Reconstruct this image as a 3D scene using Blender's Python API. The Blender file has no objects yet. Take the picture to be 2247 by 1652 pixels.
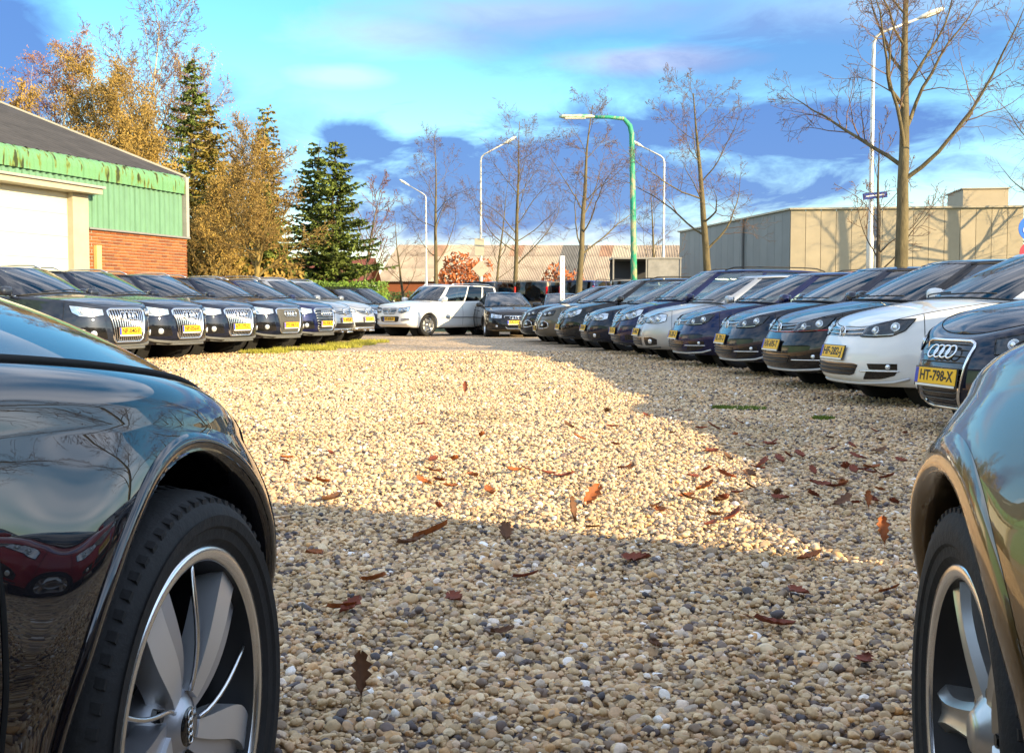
import bpy, bmesh, math, random
import numpy as np
from mathutils import Vector, Matrix
from mathutils.bvhtree import BVHTree

random.seed(7)
np.random.seed(7)
PI = math.pi
scene = bpy.context.scene
COL = scene.collection

# ------------------------------------------------------------------ camera, sky, sun, exposure
cam_d = bpy.data.cameras.new('camera')
cam = bpy.data.objects.new('camera', cam_d)
COL.objects.link(cam)
cam.location = (0, 0, 0.90)
cam.rotation_euler = (math.radians(90 - 3.366), 0, 0)
cam_d.sensor_width = 36.0
cam_d.lens = 40.85
cam_d.clip_start = 0.05
cam_d.clip_end = 3000
scene.camera = cam

SUN_EL = math.radians(16.5)
SUN_H = Vector((0.80, -0.60, 0))            # horizontal direction towards the sun
sun_dir = Vector((SUN_H.x * math.cos(SUN_EL), SUN_H.y * math.cos(SUN_EL), math.sin(SUN_EL)))
sun_d = bpy.data.lights.new('sun', 'SUN')
sun = bpy.data.objects.new('sun', sun_d)
COL.objects.link(sun)
sun.rotation_euler = (-sun_dir).to_track_quat('-Z', 'Y').to_euler()
sun.location = (30, -25, 30)
sun_d.energy = 2.45
sun_d.angle = math.radians(0.55)
sun_d.color = (1.0, 0.79, 0.46)

world = bpy.data.worlds.new('World')
scene.world = world
world.use_nodes = True
wn, wl = world.node_tree.nodes, world.node_tree.links
wn.clear()
SKY_STRENGTH = 0.085


def build_sky():
    def N(t, **k):
        n = wn.new(t)
        for a, b in k.items():
            setattr(n, a, b)
        return n

    def M(op, a, b=None, clamp=False):
        n = N('ShaderNodeMath', operation=op, use_clamp=clamp)
        for i, v in enumerate((a, b)):
            if v is None:
                continue
            if isinstance(v, (int, float)):
                n.inputs[i].default_value = v
            else:
                wl.new(v, n.inputs[i])
        return n.outputs[0]

    out = N('ShaderNodeOutputWorld')
    bg = N('ShaderNodeBackground')
    bg.inputs['Strength'].default_value = SKY_STRENGTH
    sky = N('ShaderNodeTexSky', sky_type='NISHITA')
    sky.sun_disc = False
    sky.sun_elevation = SUN_EL
    sky.sun_rotation = math.atan2(SUN_H.x, SUN_H.y)
    sky.altitude = 50
    sky.air_density = 1.0
    sky.dust_density = 0.3
    sky.ozone_density = 2.0
    hs = N('ShaderNodeHueSaturation')
    hs.inputs['Hue'].default_value = 0.492
    hs.inputs['Saturation'].default_value = 1.36
    hs.inputs['Value'].default_value = 0.84
    wl.new(sky.outputs[0], hs.inputs['Color'])
    tc = N('ShaderNodeTexCoord')
    sep = N('ShaderNodeSeparateXYZ')
    wl.new(tc.outputs['Generated'], sep.inputs[0])
    az = M('ARCTAN2', sep.outputs[0], sep.outputs[1])
    el = M('ARCSINE', sep.outputs[2])
    comb = N('ShaderNodeCombineXYZ')
    wl.new(M('MULTIPLY', az, 9.0), comb.inputs[0])
    wl.new(M('MULTIPLY', el, 26.0), comb.inputs[1])
    noi = N('ShaderNodeTexNoise')
    noi.inputs['Scale'].default_value = 1.0
    noi.inputs['Detail'].default_value = 6.0
    noi.inputs['Roughness'].default_value = 0.62
    noi.inputs['Distortion'].default_value = 0.5
    wl.new(comb.outputs[0], noi.inputs['Vector'])
    nv = M('SUBTRACT', noi.outputs['Fac'], 0.5)
    noi2 = N('ShaderNodeTexNoise')
    noi2.inputs['Scale'].default_value = 0.33
    noi2.inputs['Detail'].default_value = 2.0
    noi2.inputs['Roughness'].default_value = 0.6
    wl.new(comb.outputs[0], noi2.inputs['Vector'])

    vec = N('ShaderNodeCombineXYZ')
    wl.new(az, vec.inputs[0])
    wl.new(el, vec.inputs[1])

    def blob(px, py, rx, ry, kn=1.9, soft=0.55, amp=1.0):
        a0 = math.atan((px - 1123) / 2550)
        e0 = math.atan((676 - py) / 2550)
        v = N('ShaderNodeVectorMath', operation='MULTIPLY_ADD')
        wl.new(vec.outputs[0], v.inputs[0])
        v.inputs[1].default_value = (2550 / rx, 2550 / ry, 0)
        v.inputs[2].default_value = (-a0 * 2550 / rx, -e0 * 2550 / ry, 0)
        ln = N('ShaderNodeVectorMath', operation='LENGTH')
        wl.new(v.outputs[0], ln.inputs[0])
        q = N('ShaderNodeMath', operation='MULTIPLY_ADD')
        wl.new(nv, q.inputs[0])
        q.inputs[1].default_value = -kn * amp / soft
        q.inputs[2].default_value = amp * (1.0 + soft * 0.5) / soft
        w = N('ShaderNodeMath', operation='MULTIPLY_ADD')
        wl.new(ln.outputs['Value'], w.inputs[0])
        w.inputs[1].default_value = -amp / soft
        wl.new(q.outputs[0], w.inputs[2])
        return M('MINIMUM', w.outputs[0], amp)

    def mx(lst):
        r = lst[0]
        for q in lst[1:]:
            r = M('MAXIMUM', r, q)
        return M('MAXIMUM', r, 0.0)
    dark = mx([blob(1250, 395, 680, 105, 2.6, .7), blob(1640, 300, 440, 78, 2.6, .7), blob(790, 325, 110, 45), blob(985, 330, 75, 28),
               blob(1050, 470, 330, 55, 2.6, .9), blob(30, 190, 110, 190, 1.2, 0.9), blob(1850, 150, 480, 95, 2.2, 1.0, 0.75),
               blob(2180, 310, 60, 32, 1.9, 0.9, 0.7), blob(480, 235, 70, 45, 1.5, 1.0, 0.5), blob(1640, 430, 150, 38, 1.8, .6, .8),
               blob(1330, 75, 420, 60, 1.8, 1.1, 0.5), blob(560, 330, 150, 90, 1.6, 0.9, 0.6)])
    light = mx([blob(1440, 145, 170, 26, 1.6, 0.9, 0.8), blob(1150, 45, 300, 36, 1.7, 1.1, 0.6), blob(760, 180, 90, 20, 1.6, 1.0, 0.6),
                blob(880, 85, 190, 40, 1.7, 1.2, 0.55), blob(1150, 525, 420, 30, 1.4, 1.2, 0.6), blob(1900, 60, 330, 45, 1.7, 1.2, .4),
                blob(900, 545, 300, 28, 1.2, 1.2, 0.5)])
    # unseen clouds added outside the picture, kept bright to fill the shade
    inview = M('MULTIPLY', M('LESS_THAN', M('ABSOLUTE', az), 0.52), M('LESS_THAN', el, 0.34))
    gen = M('MULTIPLY', M('SUBTRACT', noi2.outputs['Fac'], 0.34), 2.6, True)
    gen = M('MULTIPLY', M('MULTIPLY', gen, 0.55), M('SUBTRACT', 1.0, inview))
    k = 1.0 / SKY_STRENGTH
    m1 = N('ShaderNodeMixRGB')
    m1.inputs[2].default_value = (0.21 * k, 0.21 * k, 0.26 * k, 1)
    wl.new(M('MULTIPLY', light, 0.9), m1.inputs[0])
    wl.new(hs.outputs[0], m1.inputs[1])
    m2 = N('ShaderNodeMixRGB')
    m2.inputs[2].default_value = (0.030 * k, 0.062 * k, 0.165 * k, 1)
    wl.new(M('MULTIPLY', dark, 0.9), m2.inputs[0])
    wl.new(m1.outputs[0], m2.inputs[1])
    m3 = N('ShaderNodeMixRGB')
    m3.inputs[2].default_value = (0.74 * k, 0.70 * k, 0.70 * k, 1)
    wl.new(gen, m3.inputs[0])
    wl.new(m2.outputs[0], m3.inputs[1])
    wl.new(m3.outputs[0], bg.inputs['Color'])
    wl.new(bg.outputs[0], out.inputs[0])


build_sky()
vs = scene.view_settings
vs.view_transform = 'Standard'
vs.look = 'None'
vs.exposure = 2.12
vs.gamma = 1.0
vs.use_curve_mapping = False
scene.cycles.use_denoising = True
scene.cycles.max_bounces = 8
scene.cycles.diffuse_bounces = 3
scene.cycles.glossy_bounces = 4
scene.cycles.transparent_max_bounces = 16
scene.cycles.caustics_reflective = False
scene.cycles.caustics_refractive = False
scene.cycles.sample_clamp_indirect = 6.0

# ------------------------------------------------------------------ materials
MATS = {}


def mat(name, col, rough=0.6, metal=0.0, coat=0.0, var=0.0, scale=8.0, bump=0.0, bscale=None, col2=None, emit=None, spec=0.5, coord='Object', stretch=None, coat_rough=0.03, detail=4.0):
    if name in MATS:
        return MATS[name]
    m = bpy.data.materials.new(name)
    m.use_nodes = True
    nt = m.node_tree
    b = nt.nodes['Principled BSDF']
    c4 = (col[0], col[1], col[2], 1)
    b.inputs['Base Color'].default_value = c4
    b.inputs['Roughness'].default_value = rough
    b.inputs['Metallic'].default_value = metal
    b.inputs['Coat Weight'].default_value = coat
    b.inputs['Coat Roughness'].default_value = coat_rough
    b.inputs['Specular IOR Level'].default_value = spec
    if var or bump or col2:
        tc = nt.nodes.new('ShaderNodeTexCoord')
        mp = nt.nodes.new('ShaderNodeMapping')
        nt.links.new(tc.outputs[coord], mp.inputs[0])
        if stretch:
            mp.inputs['Scale'].default_value = stretch
        no = nt.nodes.new('ShaderNodeTexNoise')
        no.inputs['Scale'].default_value = scale
        no.inputs['Detail'].default_value = detail
        no.inputs['Roughness'].default_value = 0.65
        nt.links.new(mp.outputs[0], no.inputs['Vector'])
        if var or col2:
            ra = nt.nodes.new('ShaderNodeValToRGB')
            e = ra.color_ramp.elements
            if col2:
                e[0].color = c4
                e[1].color = (col2[0], col2[1], col2[2], 1)
                e[0].position, e[1].position = 0.38, 0.62
            else:
                e[0].color = (col[0] * (1 - var), col[1] * (1 - var), col[2] * (1 - var), 1)
                e[1].color = (min(1, col[0] * (1 + var)), min(1, col[1] * (1 + var)), min(1, col[2] * (1 + var)), 1)
                e[0].position, e[1].position = 0.3, 0.7
            nt.links.new(no.outputs['Fac'], ra.inputs[0])
            nt.links.new(ra.outputs[0], b.inputs['Base Color'])
        if bump:
            bu = nt.nodes.new('ShaderNodeBump')
            bu.inputs['Strength'].default_value = bump
            bu.inputs['Distance'].default_value = 0.02
            n2 = no
            if bscale:
                n2 = nt.nodes.new('ShaderNodeTexNoise')
                n2.inputs['Scale'].default_value = bscale
                n2.inputs['Detail'].default_value = 3
                nt.links.new(mp.outputs[0], n2.inputs['Vector'])
            nt.links.new(n2.outputs['Fac'], bu.inputs['Height'])
            nt.links.new(bu.outputs[0], b.inputs['Normal'])
    if emit:
        b.inputs['Emission Color'].default_value = (emit[0], emit[1], emit[2], 1)
        b.inputs['Emission Strength'].default_value = emit[3]
    MATS[name] = m
    return m


def paint(name, col, metal=0.35, rough=0.35, dust=0.02, ior=1.5):
    """car paint: metallic base, clear coat, faint uneven dust"""
    if name in MATS:
        return MATS[name]
    m = bpy.data.materials.new(name)
    m.use_nodes = True
    nt = m.node_tree
    b = nt.nodes['Principled BSDF']
    b.inputs['Metallic'].default_value = metal
    b.inputs['Coat Weight'].default_value = 1.0
    b.inputs['Coat Roughness'].default_value = 0.025
    b.inputs['Coat IOR'].default_value = ior
    b.inputs['Specular IOR Level'].default_value = 0.04
    tc = nt.nodes.new('ShaderNodeTexCoord')
    no = nt.nodes.new('ShaderNodeTexNoise')
    no.inputs['Scale'].default_value = 3.5
    no.inputs['Detail'].default_value = 7
    no.inputs['Roughness'].default_value = 0.7
    nt.links.new(tc.outputs['Object'], no.inputs['Vector'])
    ra = nt.nodes.new('ShaderNodeMapRange')
    ra.inputs[1].default_value = 0.35
    ra.inputs[2].default_value = 0.8
    ra.inputs[3].default_value = 0.0
    ra.inputs[4].default_value = dust
    nt.links.new(no.outputs['Fac'], ra.inputs[0])
    mx = nt.nodes.new('ShaderNodeMixRGB')
    mx.inputs[1].default_value = (col[0], col[1], col[2], 1)
    mx.inputs[2].default_value = (0.36, 0.31, 0.24, 1)
    nt.links.new(ra.outputs[0], mx.inputs[0])
    nt.links.new(mx.outputs[0], b.inputs['Base Color'])
    r2 = nt.nodes.new('ShaderNodeMapRange')
    r2.inputs[3].default_value = rough
    r2.inputs[4].default_value = rough + 0.2
    nt.links.new(no.outputs['Fac'], r2.inputs[0])
    nt.links.new(r2.outputs[0], b.inputs['Roughness'])
    r3 = nt.nodes.new('ShaderNodeMapRange')
    r3.inputs[1].default_value = 0.4
    r3.inputs[2].default_value = 0.9
    r3.inputs[3].default_value = 0.004
    r3.inputs[4].default_value = 0.006 + dust * .7
    nt.links.new(no.outputs['Fac'], r3.inputs[0])
    nt.links.new(r3.outputs[0], b.inputs['Coat Roughness'])
    MATS[name] = m
    return m


def glassmat(name, tint, ior=1.5, rough=0.0):
    if name in MATS:
        return MATS[name]
    m = bpy.data.materials.new(name)
    m.use_nodes = True
    nt = m.node_tree
    nt.nodes.clear()
    o = nt.nodes.new('ShaderNodeOutputMaterial')
    mx = nt.nodes.new('ShaderNodeMixShader')
    fr = nt.nodes.new('ShaderNodeFresnel')
    fr.inputs[0].default_value = ior
    tr = nt.nodes.new('ShaderNodeBsdfTransparent')
    tr.inputs[0].default_value = (tint[0], tint[1], tint[2], 1)
    gl = nt.nodes.new('ShaderNodeBsdfGlossy')
    gl.inputs['Roughness'].default_value = rough
    gl.inputs[0].default_value = (1, 1, 1, 1)
    nt.links.new(fr.outputs[0], mx.inputs[0])
    nt.links.new(tr.outputs[0], mx.inputs[1])
    nt.links.new(gl.outputs[0], mx.inputs[2])
    nt.links.new(mx.outputs[0], o.inputs[0])
    MATS[name] = m
    return m


mat('black_plastic', (0.012, 0.012, 0.013), 0.55)
mat('grey_plastic', (0.10, 0.10, 0.095), 0.6, var=0.25, scale=30)
mat('gloss_black', (0.006, 0.006, 0.007), 0.15, coat=0.6)
mat('gap', (0.003, 0.003, 0.003), 0.9)
mat('chrome', (0.86, 0.87, 0.88), 0.12, 1.0)
mat('satin_alloy', (0.62, 0.63, 0.65), 0.32, 1.0)
mat('silver_plastic', (0.55, 0.55, 0.55), 0.35, 0.4)
mat('rubber', (0.008, 0.008, 0.009), 0.75, var=0.35, scale=40, bump=0.15)
mat('liner', (0.004, 0.004, 0.004), 0.95)
mat('interior_dark', (0.03, 0.03, 0.032), 0.8)
mat('interior_beige', (0.42, 0.36, 0.27), 0.8)
mat('plate_yellow', (0.86, 0.50, 0.015), 0.4)
mat('plate_blue', (0.01, 0.05, 0.45), 0.4)
mat('plate_ink', (0.012, 0.010, 0.008), 0.5)
mat('tail_red', (0.45, 0.005, 0.01), 0.12, coat=0.8)
mat('lamp_silver', (0.80, 0.82, 0.84), 0.18, 0.85)
mat('lamp_dark', (0.055, 0.058, 0.065), 0.22, 0.5)
mat('lens', (0.85, 0.9, 0.95), 0.05, 0.6)
mat('white_trim', (0.8, 0.8, 0.78), 0.5)
mat('paper', (0.85, 0.85, 0.78), 0.8)
glassmat('window_glass', (0.66, 0.78, 0.74), 2.25)
glassmat('privacy_glass', (0.06, 0.075, 0.08), 1.6)
glassmat('lamp_glass', (0.93, 0.95, 0.96), 1.42)


# ------------------------------------------------------------------ object helpers
def tag(o, label=None, cat=None, group=None, kind=None):
    if label:
        o['label'] = label
    if cat:
        o['category'] = cat
    if group:
        o['group'] = group
    if kind:
        o['kind'] = kind
    return o


def mk_mesh(name, verts, faces, smooth=True, normals=None, material=None, mats=None, fmat=None):
    me = bpy.data.meshes.new(name)
    me.from_pydata([tuple(v) for v in verts], [], [tuple(f) for f in faces])
    if smooth:
        me.polygons.foreach_set('use_smooth', [True] * len(me.polygons))
    if normals is not None:
        me.normals_split_custom_set_from_vertices([tuple(n) for n in normals])
    if material:
        me.materials.append(MATS[material])
    if mats:
        for q in mats:
            me.materials.append(MATS[q])
        me.polygons.foreach_set('material_index', fmat)
    me.update()
    return me


def ob(name, me, parent=None, loc=None, rot=None, matrix=None):
    o = bpy.data.objects.new(name, me)
    COL.objects.link(o)
    if parent is not None:
        o.parent = parent
    if matrix is not None:
        o.matrix_local = matrix
    if loc is not None:
        o.location = loc
    if rot is not None:
        o.rotation_euler = rot
    return o


class MB:
    """collects simple shapes into one mesh"""

    def __init__(s):
        s.v, s.f = [], []

    def add(s, v, f):
        k = len(s.v)
        s.v.extend([tuple(q) for q in v])
        s.f.extend([tuple(i + k for i in q) for q in f])
        return s

    def box(s, c, d, R=None, bev=0.0):
        hx, hy, hz = d[0] / 2, d[1] / 2, d[2] / 2
        if bev:
            b = min(bev, hx * .9, hy * .9, hz * .9)
            pts = []
            for sx in (-1, 1):
                for sy in (-1, 1):
                    for sz in (-1, 1):
                        pts += [(sx * hx, sy * (hy - b), sz * (hz - b)), (sx * (hx - b), sy * hy, sz * (hz - b)), (sx * (hx - b), sy * (hy - b), sz * hz)]
            bm = bmesh.new()
            for p in pts:
                bm.verts.new(p)
            bmesh.ops.convex_hull(bm, input=bm.verts)
            bm.verts.index_update()
            v = [x.co.copy() for x in bm.verts]
            f = [[x.index for x in q.verts] for q in bm.faces]
            bm.free()
        else:
            v = [(sx * hx, sy * hy, sz * hz) for sx in (-1, 1) for sy in (-1, 1) for sz in (-1, 1)]
            f = [(0, 1, 3, 2), (4, 6, 7, 5), (0, 4, 5, 1), (2, 3, 7, 6), (0, 2, 6, 4), (1, 5, 7, 3)]
        c = Vector(c)
        v = [(R @ Vector(q) if R else Vector(q)) + c for q in v]
        return s.add(v, f)

    def tube(s, pts, rad, n=6, caps=True, closed=False):
        pts = [Vector(p) for p in pts]
        m = len(pts)
        if not hasattr(rad, '__len__'):
            rad = [rad] * m
        v, f = [], []
        prev = None
        for i, p in enumerate(pts):
            if closed:
                t = pts[(i + 1) % m] - pts[i - 1]
            else:
                t = pts[min(i + 1, m - 1)] - pts[max(i - 1, 0)]
            if t.length < 1e-9:
                t = Vector((0, 0, 1))
            t.normalize()
            if prev is None:
                a = Vector((0, 0, 1)) if abs(t.z) < .9 else Vector((1, 0, 0))
                u = t.cross(a).normalized()
            else:
                u = prev - t * prev.dot(t)
                u = u.normalized() if u.length > 1e-6 else t.orthogonal().normalized()
            prev = u
            w = t.cross(u)
            for k in range(n):
                a = 2 * PI * k / n
                v.append(p + (u * math.cos(a) + w * math.sin(a)) * rad[i])
        for i in range(m if closed else m - 1):
            j = (i + 1) % m
            for k in range(n):
                k2 = (k + 1) % n
                f.append((i * n + k, i * n + k2, j * n + k2, j * n + k))
        if caps and not closed:
            f.append(tuple(range(n - 1, -1, -1)))
            f.append(tuple(range((m - 1) * n, m * n)))
        return s.add(v, f)

    def lathe(s, prof, n=32, M=None, a0=0.0, a1=2 * PI, closed=True):
        """prof: list of (r, h) turned about local Z"""
        v, f = [], []
        k = len(prof)
        full = abs(a1 - a0 - 2 * PI) < 1e-6
        cnt = n if full else n + 1
        for i in range(cnt):
            a = a0 + (a1 - a0) * i / n
            for r, h in prof:
                p = Vector((r * math.cos(a), r * math.sin(a), h))
                v.append(M @ p if M else p)
        for i in range(n):
            j = (i + 1) % cnt
            for q in range(k - 1):
                f.append((i * k + q, j * k + q, j * k + q + 1, i * k + q + 1))
        return s.add(v, f)

    def prism(s, poly, M, depth):
        """poly: 2D outline in local XY of M, extruded along local Z by depth"""
        n = len(poly)
        v = [M @ Vector((p[0], p[1], 0)) for p in poly] + [M @ Vector((p[0], p[1], depth)) for p in poly]
        f = [tuple(range(n - 1, -1, -1)), tuple(range(n, 2 * n))]
        for i in range(n):
            j = (i + 1) % n
            f.append((i, j, n + j, n + i))
        return s.add(v, f)

    def mesh(s, name, material=None, smooth=False):
        return mk_mesh(name, s.v, s.f, smooth, None, material)

    def build(s, name, material, parent=None, smooth=False, loc=None, rot=None):
        return ob(name, s.mesh(name, material, smooth), parent, loc, rot)


def empty(name, loc=(0, 0, 0), rz=0.0):
    o = bpy.data.objects.new(name, None)
    COL.objects.link(o)
    o.location = loc
    o.rotation_euler = (0, 0, rz)
    o.empty_display_size = 0.2
    return o


def shade_auto(me, ang=35):
    try:
        me.shade_auto_smooth
    except Exception:
        pass
    me.polygons.foreach_set('use_smooth', [True] * len(me.polygons))
    me.set_sharp_from_angle(angle=math.radians(ang))
    return me


def crv(pts):
    """monotone cubic through points"""
    pts = sorted(pts)
    x = np.array([p[0] for p in pts], float)
    y = np.array([p[1] for p in pts], float)
    h = np.diff(x)
    d = np.diff(y) / h
    m = np.zeros(len(x))
    for i in range(1, len(x) - 1):
        if d[i - 1] * d[i] > 0:
            w1 = 2 * h[i] + h[i - 1]
            w2 = h[i] + 2 * h[i - 1]
            m[i] = (w1 + w2) / (w1 / d[i - 1] + w2 / d[i])
    m[0], m[-1] = d[0], d[-1]

    def f(q):
        q = np.clip(np.asarray(q, float), x[0], x[-1])
        i = np.clip(np.searchsorted(x, q) - 1, 0, len(x) - 2)
        t = (q - x[i]) / h[i]
        return ((1 + 2 * t) * (1 - t) ** 2 * y[i] + t * (1 - t) ** 2 * h[i] * m[i]
                + t * t * (3 - 2 * t) * y[i + 1] + t * t * (t - 1) * h[i] * m[i + 1])
    return f


def text_mesh(txt, size, material):
    cu = bpy.data.curves.new('lettering', 'FONT')
    cu.body = txt
    cu.size = size
    cu.align_x = 'CENTER'
    cu.align_y = 'CENTER'
    cu.extrude = 0.0008
    cu.resolution_u = 2
    cu.offset = 0.002
    o = bpy.data.objects.new('lettering', cu)
    COL.objects.link(o)
    dg = bpy.context.evaluated_depsgraph_get()
    me = bpy.data.meshes.new_from_object(o.evaluated_get(dg))
    bpy.data.objects.remove(o)
    me.materials.clear()
    me.materials.append(MATS[material])
    return me


# ------------------------------------------------------------------ number plate lettering (made first, while the scene is small)
PLATES = ['NP-056-K', 'NT-177-C', 'PX-067-J', 'PH-928-P', 'V-802-P', 'XV-654-S', '67-608-P', 'PA-718-B', 'HT-798-X', 'HF-282-J',
          'HX-695-T', 'HL-701-S', 'HL-281-Z', 'JR-440-K', 'NL-512-G', 'KB-338-H', 'GV-207-D', 'KT-381-B', 'KT-384-B', 'NP-040-F']
TXT = {}
_objs = []
for _t in PLATES:
    _c = bpy.data.curves.new('lettering', 'FONT')
    _c.body = _t
    _c.size = 0.105
    _c.align_x = 'CENTER'
    _c.align_y = 'CENTER'
    _c.extrude = 0.0008
    _c.offset = 0.003
    _c.resolution_u = 2
    _o = bpy.data.objects.new('lettering', _c)
    COL.objects.link(_o)
    _objs.append((_t, _o))
_dg = bpy.context.evaluated_depsgraph_get()
for _t, _o in _objs:
    _m = bpy.data.meshes.new_from_object(_o.evaluated_get(_dg))
    _m.materials.clear()
    _m.materials.append(MATS['plate_ink'])
    TXT[_t] = _m
for _t, _o in _objs:
    bpy.data.objects.remove(_o)


# ------------------------------------------------------------------ car builder
DEF = dict(
    xf=2.185, xr=-2.07, W=0.895, axF=1.315, axR=-1.315, wr=0.316, arch=0.352, aF=0.98, nF=2.7, aR=0.62, nR=3.0,
    zt=[(2.20, .72), (2.05, .765), (1.8, .825), (1.45, .89), (1.0, .945), (0.5, .955), (-.6, .975), (-1.6, 1.01), (-2.1, 1.0)],
    zb=[(2.2, .20), (1.7, .20), (1.0, .20), (-1.0, .20), (-2.1, .27)],
    insF=[(0, .15), (.06, .07), (.2, .015), (.42, 0), (.6, .012), (.78, .05), (.9, .085), (1, .12)],
    insS=[(0, .085), (.07, .04), (.3, .012), (.5, 0), (.70, .008), (.80, .020), (.9, .028), (1, .045)],
    insR=[(0, .16), (.1, .05), (.35, 0), (.6, .02), (.85, .05), (1, .09)],
    roll=0.055, flare=0.018, crownF=0.055, crownR=0.03,
    xcb=1.16, xa=0.80, xd=-1.72, xrb=-1.98, xrf=0.22, roofbow=0.13, xrr=-1.72, yr=0.60,
    zroof=[(.3, 1.375), (.1, 1.405), (-.4, 1.425), (-1.1, 1.405), (-1.9, 1.34)], crownT=0.035,
    split=[('p', .05), ('g', .45), ('p', .49), ('g', .86), ('p', 1.0)],
    doors=(0.92, -0.22, -1.05), privacy=False, rails=False, res=0.032, spokes=5, rimr=0.215, tyrew=0.215)


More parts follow.
